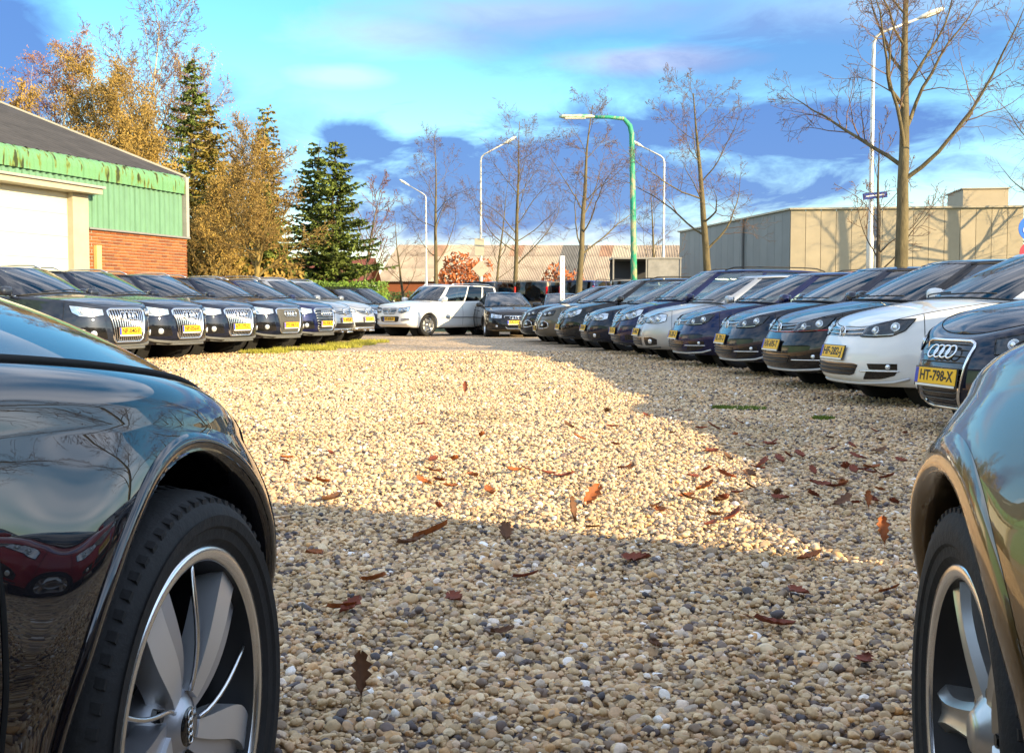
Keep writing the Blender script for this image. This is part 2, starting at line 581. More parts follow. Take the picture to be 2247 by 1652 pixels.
class Car:
    def __init__(s, **kw):
        P = dict(DEF)
        P.update(kw)
        s.P = P
        s.parts = []          # (name, mesh, parent index, matrix, paintable)
        s.outline()
        s.shell()
        s.decks()
        s.greenhouse()
        s.wheels()
        s.cabin()

    # ---- plan outline (half), sampled evenly along its length
    def outline(s):
        P = s.P
        t = np.linspace(0, PI / 2, 700)
        xcF = P['xf'] - P['aF']
        xF = xcF + P['aF'] * np.cos(t) ** (2 / P['nF'])
        yF = P['W'] * np.sin(t) ** (2 / P['nF'])
        xcR = P['xr'] + P['aR']
        xS = np.linspace(xcF, xcR, 900)[1:-1]
        yS = np.full_like(xS, P['W'])
        tt = t[::-1]
        xR = xcR - P['aR'] * np.cos(tt) ** (2 / P['nR'])
        yR = P['W'] * np.sin(tt) ** (2 / P['nR'])
        x = np.concatenate([xF, xS, xR])
        y = np.concatenate([yF, yS, yR])
        y = y * (1 - 0.022 * (x / 2.2) ** 2)
        s_ = np.concatenate([[0], np.cumsum(np.hypot(np.diff(x), np.diff(y)))])
        n = int(s_[-1] / P['res'])
        a = np.linspace(0, s_[-1], n)
        s.a = a
        s.ox = np.interp(a, s_, x)
        s.oy = np.interp(a, s_, y)
        s.oy[0] = 0
        s.oy[-1] = 0
        gx, gy = np.gradient(s.ox), np.gradient(s.oy)
        gx[0] = 0
        gx[-1] = 0
        nx, ny = gy, -gx
        l = np.hypot(nx, ny)
        s.nx, s.ny = nx / l, ny / l
        for arr in (s.nx, s.ny):
            arr[1:-1] = 0.25 * arr[:-2] + 0.5 * arr[1:-1] + 0.25 * arr[2:]
        l = np.hypot(s.nx, s.ny)
        s.nx, s.ny = s.nx / l, s.ny / l

    def shell(s):
        P = s.P
        res = P['res']
        zt, zb = crv(P['zt']), crv(P['zb'])
        s.zt = zt
        iF, iS, iR = crv(P['insF']), crv(P['insS']), crv(P['insR'])
        nl = int(0.75 / res)
        f = np.linspace(0, 1, nl)
        r = P['roll']
        ZT, ZB = zt(s.ox), zb(s.ox)
        wf = np.where(s.nx > 0, s.nx ** 2, 0)
        wr_ = np.where(s.nx < 0, s.nx ** 2, 0)
        ws = s.ny ** 2
        V = []
        for j in range(nl + 5):
            if j < nl:
                fj = f[j]
                ins = wf * iF(fj) + wr_ * iR(fj) + ws * iS(fj)
                z = ZB + fj * (ZT - r - ZB)
            else:
                ph = math.radians(76) * (j - nl + 1) / 5
                ins = wf * iF(1.0) + wr_ * iR(1.0) + ws * iS(1.0) + r * (1 - math.cos(ph)) * (1 + .5 * wf)
                z = ZT - r + r * math.sin(ph)
            x = s.ox - s.nx * ins
            y = s.oy - s.ny * ins
            for ax in (P['axF'], P['axR']):
                d = np.hypot(x - ax, z - P['wr'])
                y = y + ws * P['flare'] * np.exp(-((d - P['arch'] - .02) / .11) ** 2)
            y[0] = 0
            y[-1] = 0
            V.append(np.stack([x, y, z], 1))
        V = np.array(V).transpose(1, 0, 2)          # station, level
        s.V = V
        ni, nj = V.shape[:2]
        du = np.gradient(V, axis=0)
        du[0] = V[1] - V[1] * np.array([1, -1, 1])
        du[-1] = V[-2] * np.array([1, -1, 1]) - V[-2]
        dv = np.gradient(V, axis=1)
        N = np.cross(dv, du)
        N /= np.linalg.norm(N, axis=2, keepdims=True) + 1e-12
        # make sure they look outward
        if N[ni // 2, nj // 3, 1] < 0:
            N = -N
        s.N = N
        # uncut surface for placing details
        vv, ff = [], []
        for sg in (1, -1):
            k = len(vv)
            vv += [(p[0], p[1] * sg, p[2]) for p in V.reshape(-1, 3)]
            for i in range(ni - 1):
                for j in range(nj - 1):
                    ff.append((k + i * nj + j, k + (i + 1) * nj + j, k + (i + 1) * nj + j + 1, k + i * nj + j + 1))
        s.bvh = BVHTree.FromPolygons(vv, ff)
        # wheel arches
        R = P['arch']
        C = V.copy()
        inside = np.zeros((ni, nj), bool)
        for ax in (P['axF'], P['axR']):
            dx, dz = V[:, :, 0] - ax, V[:, :, 2] - P['wr']
            d = np.hypot(dx, dz)
            ins = (d < R) & (V[:, :, 1] > P['W'] * .55)
            inside |= ins
            k = np.where(ins, R / np.maximum(d, 1e-6), 1.0)
            C[:, :, 0] = np.where(ins, ax + dx * k, C[:, :, 0])
            C[:, :, 2] = np.where(ins, P['wr'] + dz * k, C[:, :, 2])
        # panels
        d1, d2, d3 = P['doors']
        archF = P['axF'] + R + .03
        archR = P['axR'] - R - .05
        names = []
        for i in range(ni - 1):
            x = 0.5 * (s.ox[i] + s.ox[i + 1])
            if x > archF - .01 and s.nx[i] > -.2:
                names.append('front_bumper')
            elif x > d1:
                names.append('fender')
            elif x > d2:
                names.append('door')
            elif x > d3:
                names.append('rear_door')
            elif x > archR:
                names.append('quarter_panel')
            else:
                names.append('rear_bumper')
        s.pnames = names
        for pn in ('front_bumper', 'fender', 'door', 'rear_door', 'quarter_panel', 'rear_bumper'):
            sides = ((1, -1),) if pn in ('front_bumper', 'rear_bumper') else ((1,), (-1,))
            for sd in sides:
                verts, norms, faces, idx = [], [], [], {}

                def vid(i, j, sg):
                    if (i == 0 or i == ni - 1):
                        key = (i, j, 0)
                    else:
                        key = (i, j, sg)
                    if key not in idx:
                        idx[key] = len(verts)
                        p, q = C[i, j], N[i, j]
                        verts.append((p[0], p[1] * sg, p[2]))
                        norms.append((q[0], q[1] * sg, q[2]))
                    return idx[key]
                for sg in sd:
                    for i in range(ni - 1):
                        if names[i] != pn:
                            continue
                        for j in range(nj - 1):
                            if inside[i, j] and inside[i + 1, j] and inside[i + 1, j + 1] and inside[i, j + 1]:
                                continue
                            q = [vid(i, j, sg), vid(i + 1, j, sg), vid(i + 1, j + 1, sg), vid(i, j + 1, sg)]
                            faces.append(q if sg > 0 else q[::-1])
                if faces:
                    s.parts.append([pn, mk_mesh(pn, verts, faces, True, norms, 'black_plastic'), None, None, True])
        # seams between panels
        for i in range(1, ni - 1):
            if names[i] != names[i - 1]:
                for sg in (1, -1):
                    g = MB()
                    pts = [V[i, j] + N[i, j] * .0005 for j in range(2, nj - 1) if not inside[i, j]]
                    if len(pts) > 3:
                        g.tube([(p[0], p[1] * sg, p[2]) for p in pts], .0035, 4)
                        s.parts.append(['seam', g.mesh('seam', 'gap', True), None, None, False])
        g = MB()
        j = nj - 1
        pts = [V[i, j] + N[i, j] * .0008 for i in range(ni) if s.ox[i] > P['xa']]
        full = [(p[0], -p[1], p[2]) for p in pts[::-1]] + [tuple(p) for p in pts[1:]]
        g.tube(full, .004 if res > .02 else .006, 5)
        s.parts.append(['seam', g.mesh('seam', 'gap', True), None, None, False])
        # arch lips and liners
        n = 40 if res > .02 else 90
        for ax in (P['axF'], P['axR']):
            for sg in (1, -1):
                lip, lin = MB(), MB()
                prof = []
                for q in range(n + 1):
                    th = math.radians(-24) + math.radians(228) * q / n
                    c_, s_ = math.cos(th), math.sin(th)
                    z0 = P['wr'] + s_ * R
                    if z0 < .19:
                        continue
                    rr = R + .014
                    zz = max(P['wr'] + s_ * rr, .19)
                    hit = s.bvh.ray_cast(Vector((ax + c_ * rr, sg * 2, zz)), Vector((0, -sg, 0)))
                    if hit[0] is None:
                        continue
                    y = abs(hit[0].y)
                    lw = P.get('lipw', .024)
                    h2 = s.bvh.ray_cast(Vector((ax + c_ * (R + lw), sg * 2, max(P['wr'] + s_ * (R + lw), .19))), Vector((0, -sg, 0)))
                    y2 = abs(h2[0].y) - y if h2[0] is not None else 0
                    ring = []
                    for (dr, dy) in ((lw, y2 + .0005), (lw * .85, y2 * .8 + .005), (.013, .006), (.002, .004), (-.006, -.006), (-.007, -.03), (-.004, -.16)):
                        ring.append((ax + c_ * (R + dr), sg * (y + dy), P['wr'] + s_ * (R + dr)))
                    prof.append(ring)
                k = len(prof[0]) if prof else 0
                v = [p for ring in prof for p in ring]
                fcs = []
                for q in range(len(prof) - 1):
                    for e in range(k - 1):
                        fc = (q * k + e, (q + 1) * k + e, (q + 1) * k + e + 1, q * k + e + 1)
                        fcs.append(fc if sg < 0 else fc[::-1])
                lip.add(v, fcs)
                Mx = Matrix.Translation((ax, sg * .42, P['wr'])) @ Matrix.Rotation(-sg * PI / 2, 4, 'X')
                lin.lathe([(0.02, 0), (R + .03, 0), (R + .012, .30)], 28, Mx)
                s.parts.append(['arch_lip', lip.mesh('arch_lip', 'black_plastic', True), None, None, not P.get('dark_arch')])
                s.parts.append(['wheel_well', lin.mesh('wheel_well', 'liner', True), None, None, False])
        # underside
        fl = MB()
        pts = [(V[i, 1, 0] * .985, V[i, 1, 1] * .94, V[i, 1, 2] + .02) for i in range(0, ni, 4)]
        ring = pts + [(p[0], -p[1], p[2]) for p in pts[::-1]]
        m = len(ring)
        fl.add(ring + [(0, 0, .2)], [(q, (q + 1) % m, m) for q in range(m)])
        s.parts.append(['underbody', fl.mesh('underbody', 'liner'), None, None, False])

    def deck_mesh(s, bx, by, bz, crown, name, mat_='black_plastic', ny=17, ex=2.0):
        """surface spanned between a half curve (x falling) and its mirror image"""
        verts, faces = [], []
        th = np.sin(np.linspace(-PI / 2, PI / 2, ny))
        th = 0.55 * th + 0.45 * np.linspace(-1, 1, ny)
        n = len(bx)
        for i in range(n):
            for k in range(ny):
                y = th[k] * by[i]
                verts.append((bx[i], y, bz[i] + crown[i] * (1 - abs(th[k]) ** ex)))
        for i in range(n - 1):
            for k in range(ny - 1):
                faces.append((i * ny + k, i * ny + k + 1, (i + 1) * ny + k + 1, (i + 1) * ny + k))
        return mk_mesh(name, verts, faces, True, None, mat_)

    def decks(s):
        P = s.P
        E = s.V[:, -1]
        s.E = E
        xs = E[:, 0]
        cF = crv([(P['xa'] - .2, P['crownF']), (P['xa'] + .3, P['crownF']), ((P['xa'] + P['xf']) / 2 + .2, P['crownF'] * .8), (P['xf'] - .15, P['crownF'] * .18), (P['xf'], 0)])
        if 'crown_pts' in P:
            cF = crv(P['crown_pts'])
        cR = crv([(P['xr'], 0), (P['xr'] + .3, P['crownR']), (P['xd'] + .3, P['crownR'])])
        s.cF, s.cR = cF, cR
        k = [i for i in range(len(xs)) if xs[i] > P['xa'] - .12]
        s.parts.append(['bonnet', s.deck_mesh(xs[k], E[k, 1], E[k, 2], cF(xs[k]), 'bonnet', ny=17 if P['res'] > .02 else 61, ex=P.get('crown_ex', 2.0)), None, None, True])
        k = [i for i in range(len(xs)) if xs[i] < P['xd'] + .15]
        s.parts.append(['boot_lid', s.deck_mesh(xs[k], E[k, 1], E[k, 2], cR(xs[k]), 'boot_lid'), None, None, True])
        half = len(xs)
        o = np.argsort(xs)
        s.ysh = lambda x: np.interp(x, xs[o], E[o, 1])
        s.zsh = lambda x: np.interp(x, xs[o], E[o, 2])

    def hoodz(s, x, y):
        c = s.cF(x) if x > 0 else s.cR(x)
        return float(s.zsh(x) + c * max(0, 1 - abs(y / max(s.ysh(x), .05)) ** s.P.get('crown_ex', 2.0)))

    def greenhouse(s):
        P = s.P
        zr = crv(P['zroof'])
        nW, nV = 15, 9
        base, top, seg = [], [], []
        ya = float(s.ysh(P['xa'])) - .03
        yd = float(s.ysh(P['xd'])) - .05
        yr = P['yr']
        yrf, yrr = yr * .95, yr * .93

        def yroof(x):
            t = (x - P['xrr']) / (P['xrf'] - P['roofbow'] - P['xrr'])
            return float(yrr + (yrf - yrr) * t + (yr - (yrf + yrr) / 2) * 4 * t * (1 - t) * .9)
        tw = list(np.linspace(0, .93, nW - 1)) + [1.0]
        for t in tw:
            x = P['xa'] + (P['xcb'] - P['xa']) * (1 - t ** 2.3)
            y = ya * t
            base.append((x, y, s.hoodz(x, y) - .008))
            xt = P['xrf'] - P['roofbow'] * t ** 2.2
            top.append((xt, yrf * t, float(zr(xt)) + P['crownT'] * (1 - t * t)))
            seg.append('w' if t < .929 else 'p')
        seg[-1] = None
        cuts = [0.0]
        kinds = []
        a = 0
        for kind, b in P['split']:
            m = max(1, int(round((b - a) / .04)))
            for q in range(m):
                cuts.append(a + (b - a) * (q + 1) / m)
                kinds.append(kind)
            a = b
        xt0 = P['xrf'] - P['roofbow']
        seg = seg[:-1]
        for q, c in enumerate(cuts[1:]):
            x = P['xa'] + (P['xd'] - P['xa']) * c
            base.append((x, float(s.ysh(x)) - .03 - .02 * c, float(s.zsh(x)) - .008))
            xt = xt0 + (P['xrr'] - xt0) * c
            top.append((xt, yroof(xt), float(zr(xt)) - .0))
            seg.append(kinds[q])
        n2 = 10
        for q in range(1, n2 + 1):
            t = 1 - q / n2
            x = P['xd'] - (P['xd'] - P['xrb']) * (1 - t ** 2.3)
            base.append((x, yd * t, s.hoodz(x, yd * t) - .008))
            xt = P['xrr'] - .10 * (1 - t ** 2.2)
            top.append((xt, yrr * t, float(zr(xt)) + P['crownT'] * (1 - t * t)))
            seg.append('p' if t > .85 else 'r')
        base, top = np.array(base), np.array(top)
        n = len(base)
        vs_ = np.linspace(0, 1, nV)
        vs_ = np.array([0, .035, .15, .3, .45, .6, .75, .88, .94, 1.0])
        nV = len(vs_)
        G = np.zeros((n, nV, 3))
        for i in range(n):
            for j, v in enumerate(vs_):
                p = base[i] * (1 - v) + top[i] * v
                out = Vector((0, 1, 0)) if seg[min(i, n - 2)] not in ('w', 'r') else Vector((1 if i < n / 2 else -1, 0, 0))
                b = .028 * math.sin(PI * v)
                if out.y:
                    p = p + np.array([0, b, 0])
                else:
                    tt = min(1, abs(base[i][1]) / ya)
                    p = p + np.array([b * .9 * out.x * (1 - tt ** 4), b * tt ** 4, b * .5])
                G[i, j] = p
        s.G = G
        du = np.gradient(G, axis=0)
        du[0] = G[1] - G[1] * np.array([1, -1, 1])
        du[-1] = G[-2] * np.array([1, -1, 1]) - G[-2]
        dv = np.gradient(G, axis=1)
        N = np.cross(dv, du)
        N /= np.linalg.norm(N, axis=2, keepdims=True) + 1e-12
        if N[n // 2, 4, 1] < 0:
            N = -N
        groups = {}
        gi = 0
        for i in range(n - 1):
            if i and seg[i] != seg[i - 1]:
                gi += 1
            for j in range(nV - 1):
                glass = seg[i] in ('w', 'g', 'r') and vs_[j] >= .03 and vs_[j + 1] <= .945
                for sg in (1, -1):
                    if not glass:
                        key = ('pillar', 0)
                    elif seg[i] == 'w':
                        key = ('windscreen', 0)
                    elif seg[i] == 'r':
                        key = ('rear_window', 0)
                    else:
                        key = ('side_window', (gi, sg))
                    groups.setdefault(key, []).append((i, j, sg))
        for (nm, _), cells in groups.items():
            verts, norms, faces, idx = [], [], [], {}
            for i, j, sg in cells:
                q = []
                for (a_, b_) in ((i, j), (i + 1, j), (i + 1, j + 1), (i, j + 1)):
                    key = (a_, b_, 0 if a_ in (0, n - 1) else sg)
                    if key not in idx:
                        idx[key] = len(verts)
                        p, m = G[a_, b_], N[a_, b_]
                        off = -.004 if nm != 'pillar' else 0
                        p = p + m * off
                        verts.append((p[0], p[1] * sg, p[2]))
                        norms.append((m[0], m[1] * sg, m[2]))
                    q.append(idx[key])
                faces.append(q if sg > 0 else q[::-1])
            mt = 'black_plastic' if nm == 'pillar' else 'window_glass'
            if P['privacy'] and nm in ('side_window', 'rear_window'):
                xm = np.mean([v[0] for v in verts])
                if xm < -.3:
                    mt = 'privacy_glass'
            s.parts.append([nm if nm != 'pillar' else 'window_frame', mk_mesh(nm, verts, faces, True, norms, mt), None, None, nm == 'pillar'])
        # roof skin with rolled edge
        bx, by, bz = top[:, 0].copy(), top[:, 1].copy(), top[:, 2].copy()
        cr = np.array([P['crownT'] * 1.0 for _ in bx])
        t = by / (yr + 1e-9)
        edge = np.array([float(zr(x)) for x in bx])
        m_ = s.deck_mesh(bx, by, edge, np.maximum(bz - edge, 0) + 0 * cr + P['crownT'] * np.clip(t, 0, 1) ** 2, 'roof', ny=15)
        s.parts.append(['roof', m_, None, None, True])
        # window trim line and black seals
        side = [i for i in range(nW - 1, n - n2)]
        for sg in (1, -1):
            tr = MB()
            tr.tube([(G[i, 1, 0], (G[i, 1, 1] + .004) * sg, G[i, 1, 2]) for i in side], .006, 5)
            s.parts.append(['window_trim', tr.mesh('window_trim', 'chrome' if P.get('chrome_trim') else 'gloss_black', True), None, None, False])
            se = MB()
            se.tube([(G[i, 8, 0], (G[i, 8, 1] + .002) * sg, G[i, 8, 2]) for i in side], .007, 5)
            s.parts.append(['seal', se.mesh('seal', 'black_plastic', True), None, None, False])
        se = MB()
        wline = [tuple(G[i, 1] + np.array([.004, 0, .004])) for i in range(nW)]
        se.tube([(p[0], -p[1], p[2]) for p in wline[::-1]] + wline[1:], .011, 6)
        s.parts.append(['seal', se.mesh('seal', 'black_plastic', True), None, None, False])
        # wipers
        for (y0, y1) in ((-.55, .12), (.02, .6)):
            wi = MB()
            pts = []
            for q in range(7):
                y = y0 + (y1 - y0) * q / 6
                t_ = min(abs(y) / ya, .92)
                i = int(np.argmin(np.abs(np.array(tw) - t_)))
                v = .06 + .05 * q / 6
                p = G[i, 0] * (1 - v) + G[i, -1] * v
                pts.append((p[0] + .03, y, p[2] + .022))
            wi.tube(pts, .007, 4)
            s.parts.append(['wiper', wi.mesh('wiper', 'black_plastic', True), None, None, False])
        if P['rails']:
            for sg in (1, -1):
                rl = MB()
                pts = []
                for q in range(13):
                    x = xt0 - .12 + (P['xrr'] + .12 - (xt0 - .12)) * q / 12
                    h = .045 if 0 < q < 12 else .0
                    pts.append((x, sg * (yroof(x) - .02), float(zr(x)) + .012 + h))
                rl.tube(pts, .013, 6)
                s.parts.append(['roof_rail', rl.mesh('roof_rail', 'satin_alloy' if P['rails'] == 'silver' else 'black_plastic', True), None, None, False])
        # door mirrors
        for sg in (1, -1):
            mb = MB()
            c = Vector((P['xa'] - .10, sg * (float(s.ysh(P['xa'] - .1)) + .115), float(s.zsh(P['xa'])) + .085))
            v, f = [], []
            for a_ in range(9):
                th = PI * a_ / 8
                for b_ in range(12):
                    ph = 2 * PI * b_ / 12
                    ex = lambda q: math.copysign(abs(q) ** .7, q)
                    v.append((c.x + .065 * ex(math.cos(th)) + .02, c.y + .115 * ex(math.sin(th) * math.cos(ph)), c.z + .075 * ex(math.sin(th) * math.sin(ph))))
            for a_ in range(8):
                for b_ in range(12):
                    q = (a_ * 12 + b_, a_ * 12 + (b_ + 1) % 12, (a_ + 1) * 12 + (b_ + 1) % 12, (a_ + 1) * 12 + b_)
                    f.append(q)
            mb.add(v, f)
            mb.tube([c + Vector((0, -sg * .08, -.05)), c + Vector((.03, -sg * .19, -.09))], .022, 6)
            pi = len(s.parts)
            s.parts.append(['door_mirror', mb.mesh('door_mirror', 'black_plastic', True), None, None, True])
            g = MB().box((c.x - .048, c.y, c.z), (.006, .17, .105), bev=.003)
            s.parts.append(['mirror_glass', g.mesh('mirror_glass', 'chrome'), pi, None, False])
        # door handles
        d1, d2, d3 = P['doors']
        for x0 in (d2 + .16, d3 + .16):
            for sg in (1, -1):
                z = float(s.zsh(x0)) - .12
                h = s.bvh.ray_cast(Vector((x0, 3 * sg, z)), Vector((0, -sg, 0)))
                if h[0] is None:
                    continue
                mb = MB()
                mb.tube([(x0 + .09, h[0].y, z), (x0 + .07, h[0].y + .03 * sg, z), (x0 - .07, h[0].y + .03 * sg, z + .004), (x0 - .09, h[0].y, z + .004)], .011, 6)
                s.parts.append(['door_handle', mb.mesh('door_handle', 'black_plastic', True), None, None, True])

    def wheel_meshes(s):
        P = s.P
        wr, rr, w = P['wr'], P['rimr'], P['tyrew']
        h = w / 2
        ty = MB().lathe([(rr - .012, -h * .80), (rr + .006, -h * .92), (rr + .03, -h), (wr - .035, -h * .99), (wr - .012, -h * .9), (wr - .001, -h * .72),
                         (wr, -h * .4), (wr, h * .4), (wr - .001, h * .72), (wr - .012, h * .9), (wr - .035, h * .99), (rr + .03, h), (rr + .006, h * .92), (rr - .012, h * .80)], 48)
        rim = MB().lathe([(rr - .03, -h * .7), (rr - .03, h * .3), (rr - .018, h * .62), (rr - .012, h * .82), (rr + .006, h * .86), (rr + .008, h * .80)], 48)
        ns = P['spokes']
        for k in range(ns):
            a = 2 * PI * k / ns
            M0 = Matrix.Rotation(a, 4, 'Z') @ Matrix.Translation((0, 0, h * .36))
            v = []
            prof = [(.035, .040, .040), (.08, .030, .048), (.14, .030, .046), (rr - .012, .045, .040)]
            for (q, wd, zz) in prof:
                for (sy, dz) in ((-1, -.022), (-.62, 0), (.62, 0), (1, -.022)):
                    v.append(M0 @ Vector((q, sy * wd, zz + dz - .03)))
            f = []
            for q in range(len(prof) - 1):
                for e in range(3):
                    f.append((q * 4 + e, (q + 1) * 4 + e, (q + 1) * 4 + e + 1, q * 4 + e + 1))
            rim.add(v, f)
        rim.lathe([(.0, h * .62), (.03, h * .62), (.045, h * .55), (.06, h * .40), (.06, h * .1)], 20)
        di = MB().lathe([(.02, -.01), (rr * .78, -.01), (rr * .78, .012), (.02, .012)], 32)
        return ty.mesh('tyre', 'rubber', True), shade_auto(rim.mesh('wheel', 'satin_alloy', True), 40), di.mesh('brake_disc', 'silver_plastic', False)

    def wheels(s):
        P = s.P
        ty, rim, disc = s.wheel_meshes()
        for ax in (P['axF'], P['axR']):
            for sg in (1, -1):
                yc = sg * (P['W'] - .035 - P['tyrew'] / 2)
                Mx = Matrix.Translation((ax, yc, P['wr'])) @ Matrix.Rotation(-sg * PI / 2, 4, 'X')
                pi = len(s.parts)
                s.parts.append(['wheel', rim, None, Mx, False])
                s.parts.append(['tyre', ty, pi, Matrix.Identity(4), False])
                s.parts.append(['brake_disc', disc, pi, Matrix.Identity(4), False])

    def cabin(s):
        P = s.P
        fl = P['zt'][len(P['zt']) // 2][1]
        y0 = P['W'] - .16
        fz = P['wr'] + .08
        x1 = P['xa'] + .05
        b = MB().box(((x1 + P['xd']) / 2 + .05, 0, fz), (x1 - P['xd'] - .1, 2 * y0, .04))
        for sg in (1, -1):
            b.box(((x1 + P['xd']) / 2, sg * y0, (fz + fl - .03) / 2), (x1 - P['xd'] - .15, .03, fl - .05 - fz))
        s.parts.append(['cabin_floor', b.mesh('cabin_floor', 'interior_dark'), None, None, False])
        d = MB().box((P['xa'] + .02, 0, fl - .10), (.42, 2 * y0, .16), bev=.05)
        d.box((P['xa'] - .12, .36, fl - .03), (.16, .34, .08), bev=.03)
        s.parts.append(['dashboard', d.mesh('dashboard', 'interior_dark'), None, None, False])
        w = MB()
        Mx = Matrix.Translation((P['xa'] - .30, .36, fl - .02)) @ Matrix.Rotation(math.radians(-65), 4, 'Y')
        w.tube([Mx @ Vector((.18 * math.cos(2 * PI * q / 20), .18 * math.sin(2 * PI * q / 20), 0)) for q in range(20)], .014, 6, closed=True)
        w.tube([Mx @ Vector((0, -.17, 0)), Mx @ Vector((0, .17, 0))], .018, 5)
        s.parts.append(['steering_wheel', w.mesh('steering_wheel', 'interior_dark', True), None, None, False])
        hr = P['zroof'][2][1]
        xf_ = P['xa'] - .85
        rows = [(xf_, (.36, -.36)), (xf_ - .88, (.36, -.36))]
        sm = P.get('seat', 'interior_dark')
        for x, ys in rows:
            for y in ys:
                m = MB()
                m.box((x + .12, y, fz + .16), (.52, .50, .16), bev=.05)
                R = Matrix.Rotation(math.radians(-14), 3, 'Y')
                m.box((x - .19, y, fz + .50), (.13, .50, .62), R, bev=.05)
                m.box((x - .30, y, min(fz + .92, hr - .16)), (.10, .27, .19), R, bev=.04)
                s.parts.append(['seat', m.mesh('seat', sm), None, None, False])
        m = MB().box((P['xrf'] - .02, 0, hr - .115), (.03, .22, .065), bev=.012)
        m.tube([(P['xrf'] - .01, 0, hr - .085), (P['xrf'] - .05, 0, hr - .02)], .01, 5)
        s.parts.append(['rear_view_mirror', m.mesh('rear_view_mirror', 'interior_dark'), None, None, False])

    # ---- unwrapped placing of details: a = distance round the outline from the nose centre (or tail), z = height
    def at(s, a, z, rear=False):
        sg = 1 if a >= 0 else -1
        a = abs(a)
        if rear:
            a = s.a[-1] - a
        bx, by = np.interp(a, s.a, s.ox), np.interp(a, s.a, s.oy)
        nx, ny = np.interp(a, s.a, s.nx), np.interp(a, s.a, s.ny)
        o = Vector((bx + nx * .8, sg * (by + ny * .8), z))
        d = Vector((-nx, -sg * ny, 0)).normalized()
        h = s.bvh.ray_cast(o, d)
        if h[0] is None:
            return Vector((bx, sg * by, z)), -d
        n = h[1]
        if n.dot(d) > 0:
            n = -n
        return h[0], n

    def poly(s, pts, n):
        pts = [Vector((p[0], p[1])) for p in pts]
        L = [0]
        for q in range(1, len(pts)):
            L.append(L[-1] + (pts[q] - pts[q - 1]).length)
        out = []
        for k in range(n):
            t = L[-1] * k / (n - 1)
            q = 1
            while q < len(L) - 1 and L[q] < t:
                q += 1
            w = (t - L[q - 1]) / max(L[q] - L[q - 1], 1e-9)
            out.append(pts[q - 1].lerp(pts[q], w))
        return out

    def patch_mb(s, top, bot, off=.003, nu=14, nv=6, rear=False, dome=0.0):
        T, B = s.poly(top, nu), s.poly(bot, nu)
        v, f = [], []
        for i in range(nu):
            for j in range(nv):
                w = j / (nv - 1)
                p = B[i].lerp(T[i], w)
                l, n = s.at(p[0], p[1], rear)
                e = dome * 4 * w * (1 - w) * (1 - (2 * i / (nu - 1) - 1) ** 4)
                v.append(l + n * (off + e))
        for i in range(nu - 1):
            for j in range(nv - 1):
                f.append((i * nv + j, (i + 1) * nv + j, (i + 1) * nv + j + 1, i * nv + j + 1))
        m = MB().add(v, f)
        # orient outward
        p0, p1, p2 = Vector(v[f[0][0]]), Vector(v[f[0][1]]), Vector(v[f[0][2]])
        _, n = s.at(B[0][0], B[0][1], rear)
        if (p1 - p0).cross(p2 - p0).dot(n) < 0:
            m.f = [q[::-1] for q in m.f]
        return m

    def path(s, pts, off=.006, n=16, rear=False):
        out = []
        for p in s.poly(pts, n):
            l, nn = s.at(p[0], p[1], rear)
            out.append(l + nn * off)
        return out

    def add(s, name, mb, material, smooth=True, parent=None, paint_=False):
        s.parts.append([name, mb.mesh(name, material, smooth) if isinstance(mb, MB) else mb, parent, None, paint_])
        return len(s.parts) - 1

    @staticmethod
    def mir(h):
        """half list from the middle outward -> full list"""
        return [(-a, z) for a, z in h[::-1] if a > 1e-6] + list(h)

    def frame_at(s, a, z, off=0.0, rear=False):
        l, n = s.at(a, z, rear)
        up = (Vector((0, 0, 1)) - n * n.z).normalized()
        rt = up.cross(n).normalized()
        M = Matrix((rt, up, n)).transposed().to_4x4()
        M.translation = l + n * off
        return M

    # ---- ready-made details
    def headlight(s, top, bot, dark=True, lamps=((.3, .5, .05), (.75, .6, .045)), drl=None):
        for sg in (1, -1):
            T = [(sg * a, z) for a, z in top]
            B = [(sg * a, z) for a, z in bot]
            pi = s.add('headlight', s.patch_mb(T, B, .002, 18, 8), 'lamp_dark' if dark else 'lamp_silver')
            for (u, v, r) in lamps:
                tp, bt = s.poly(T, 41), s.poly(B, 41)
                p = bt[int(u * 40)].lerp(tp[int(u * 40)], v)
                M = s.frame_at(p[0], p[1], .001)
                b = MB().lathe([(r * 1.05, 0), (r, .012), (r * .8, .010), (r * .72, .004)], 18, M)
                s.add('reflector', b, 'chrome', True, pi)
                b = MB().lathe([(r * .72, .004), (r * .5, .018), (r * .25, .026), (0, .028)], 16, M)
                s.add('lens', b, 'lens', True, pi)
            if drl:
                s.add('light_strip', MB().tube(s.path([(sg * a, z) for a, z in drl], .008, 14), .007, 6), 'lens', True, pi)
            s.add('headlight_cover', s.patch_mb(T, B, .012, 18, 8, dome=.012), 'lamp_glass', True, pi)
            e = MB().tube(s.path(T + B[::-1], .006, 44), .005, 5, closed=True)
            s.add('headlight_seal', e, 'gap', True, pi)

    def grille(s, top, bot, bars=4, vert=False, frame='chrome', fr=.012, barmat='chrome', br=.006, back='gloss_black', name='grille'):
        T, B = s.mir(top), s.mir(bot)
        pi = s.add(name, s.patch_mb(T, B, .004, 26, 8), back)
        T2, B2 = s.poly(T, 61), s.poly(B, 61)
        if vert:
            for k in range(bars):
                u = (k + .5) / bars
                i = int(u * 60)
                pts = s.path([B2[i], T2[i]], .012, 6)
                s.add('slat', MB().tube(pts, br, 5), barmat, True, pi)
        else:
            for k in range(bars):
                w = (k + .5) / bars
                pts = s.path([B2[i].lerp(T2[i], w) for i in range(0, 61, 3)], .011, 24)
                s.add('slat', MB().tube(pts, br, 5), barmat, True, pi)
        if frame:
            pts = s.path(T + B[::-1], .008, 64)
            s.add('grille_frame', MB().tube(pts, fr, 7, closed=True), frame, True, pi)
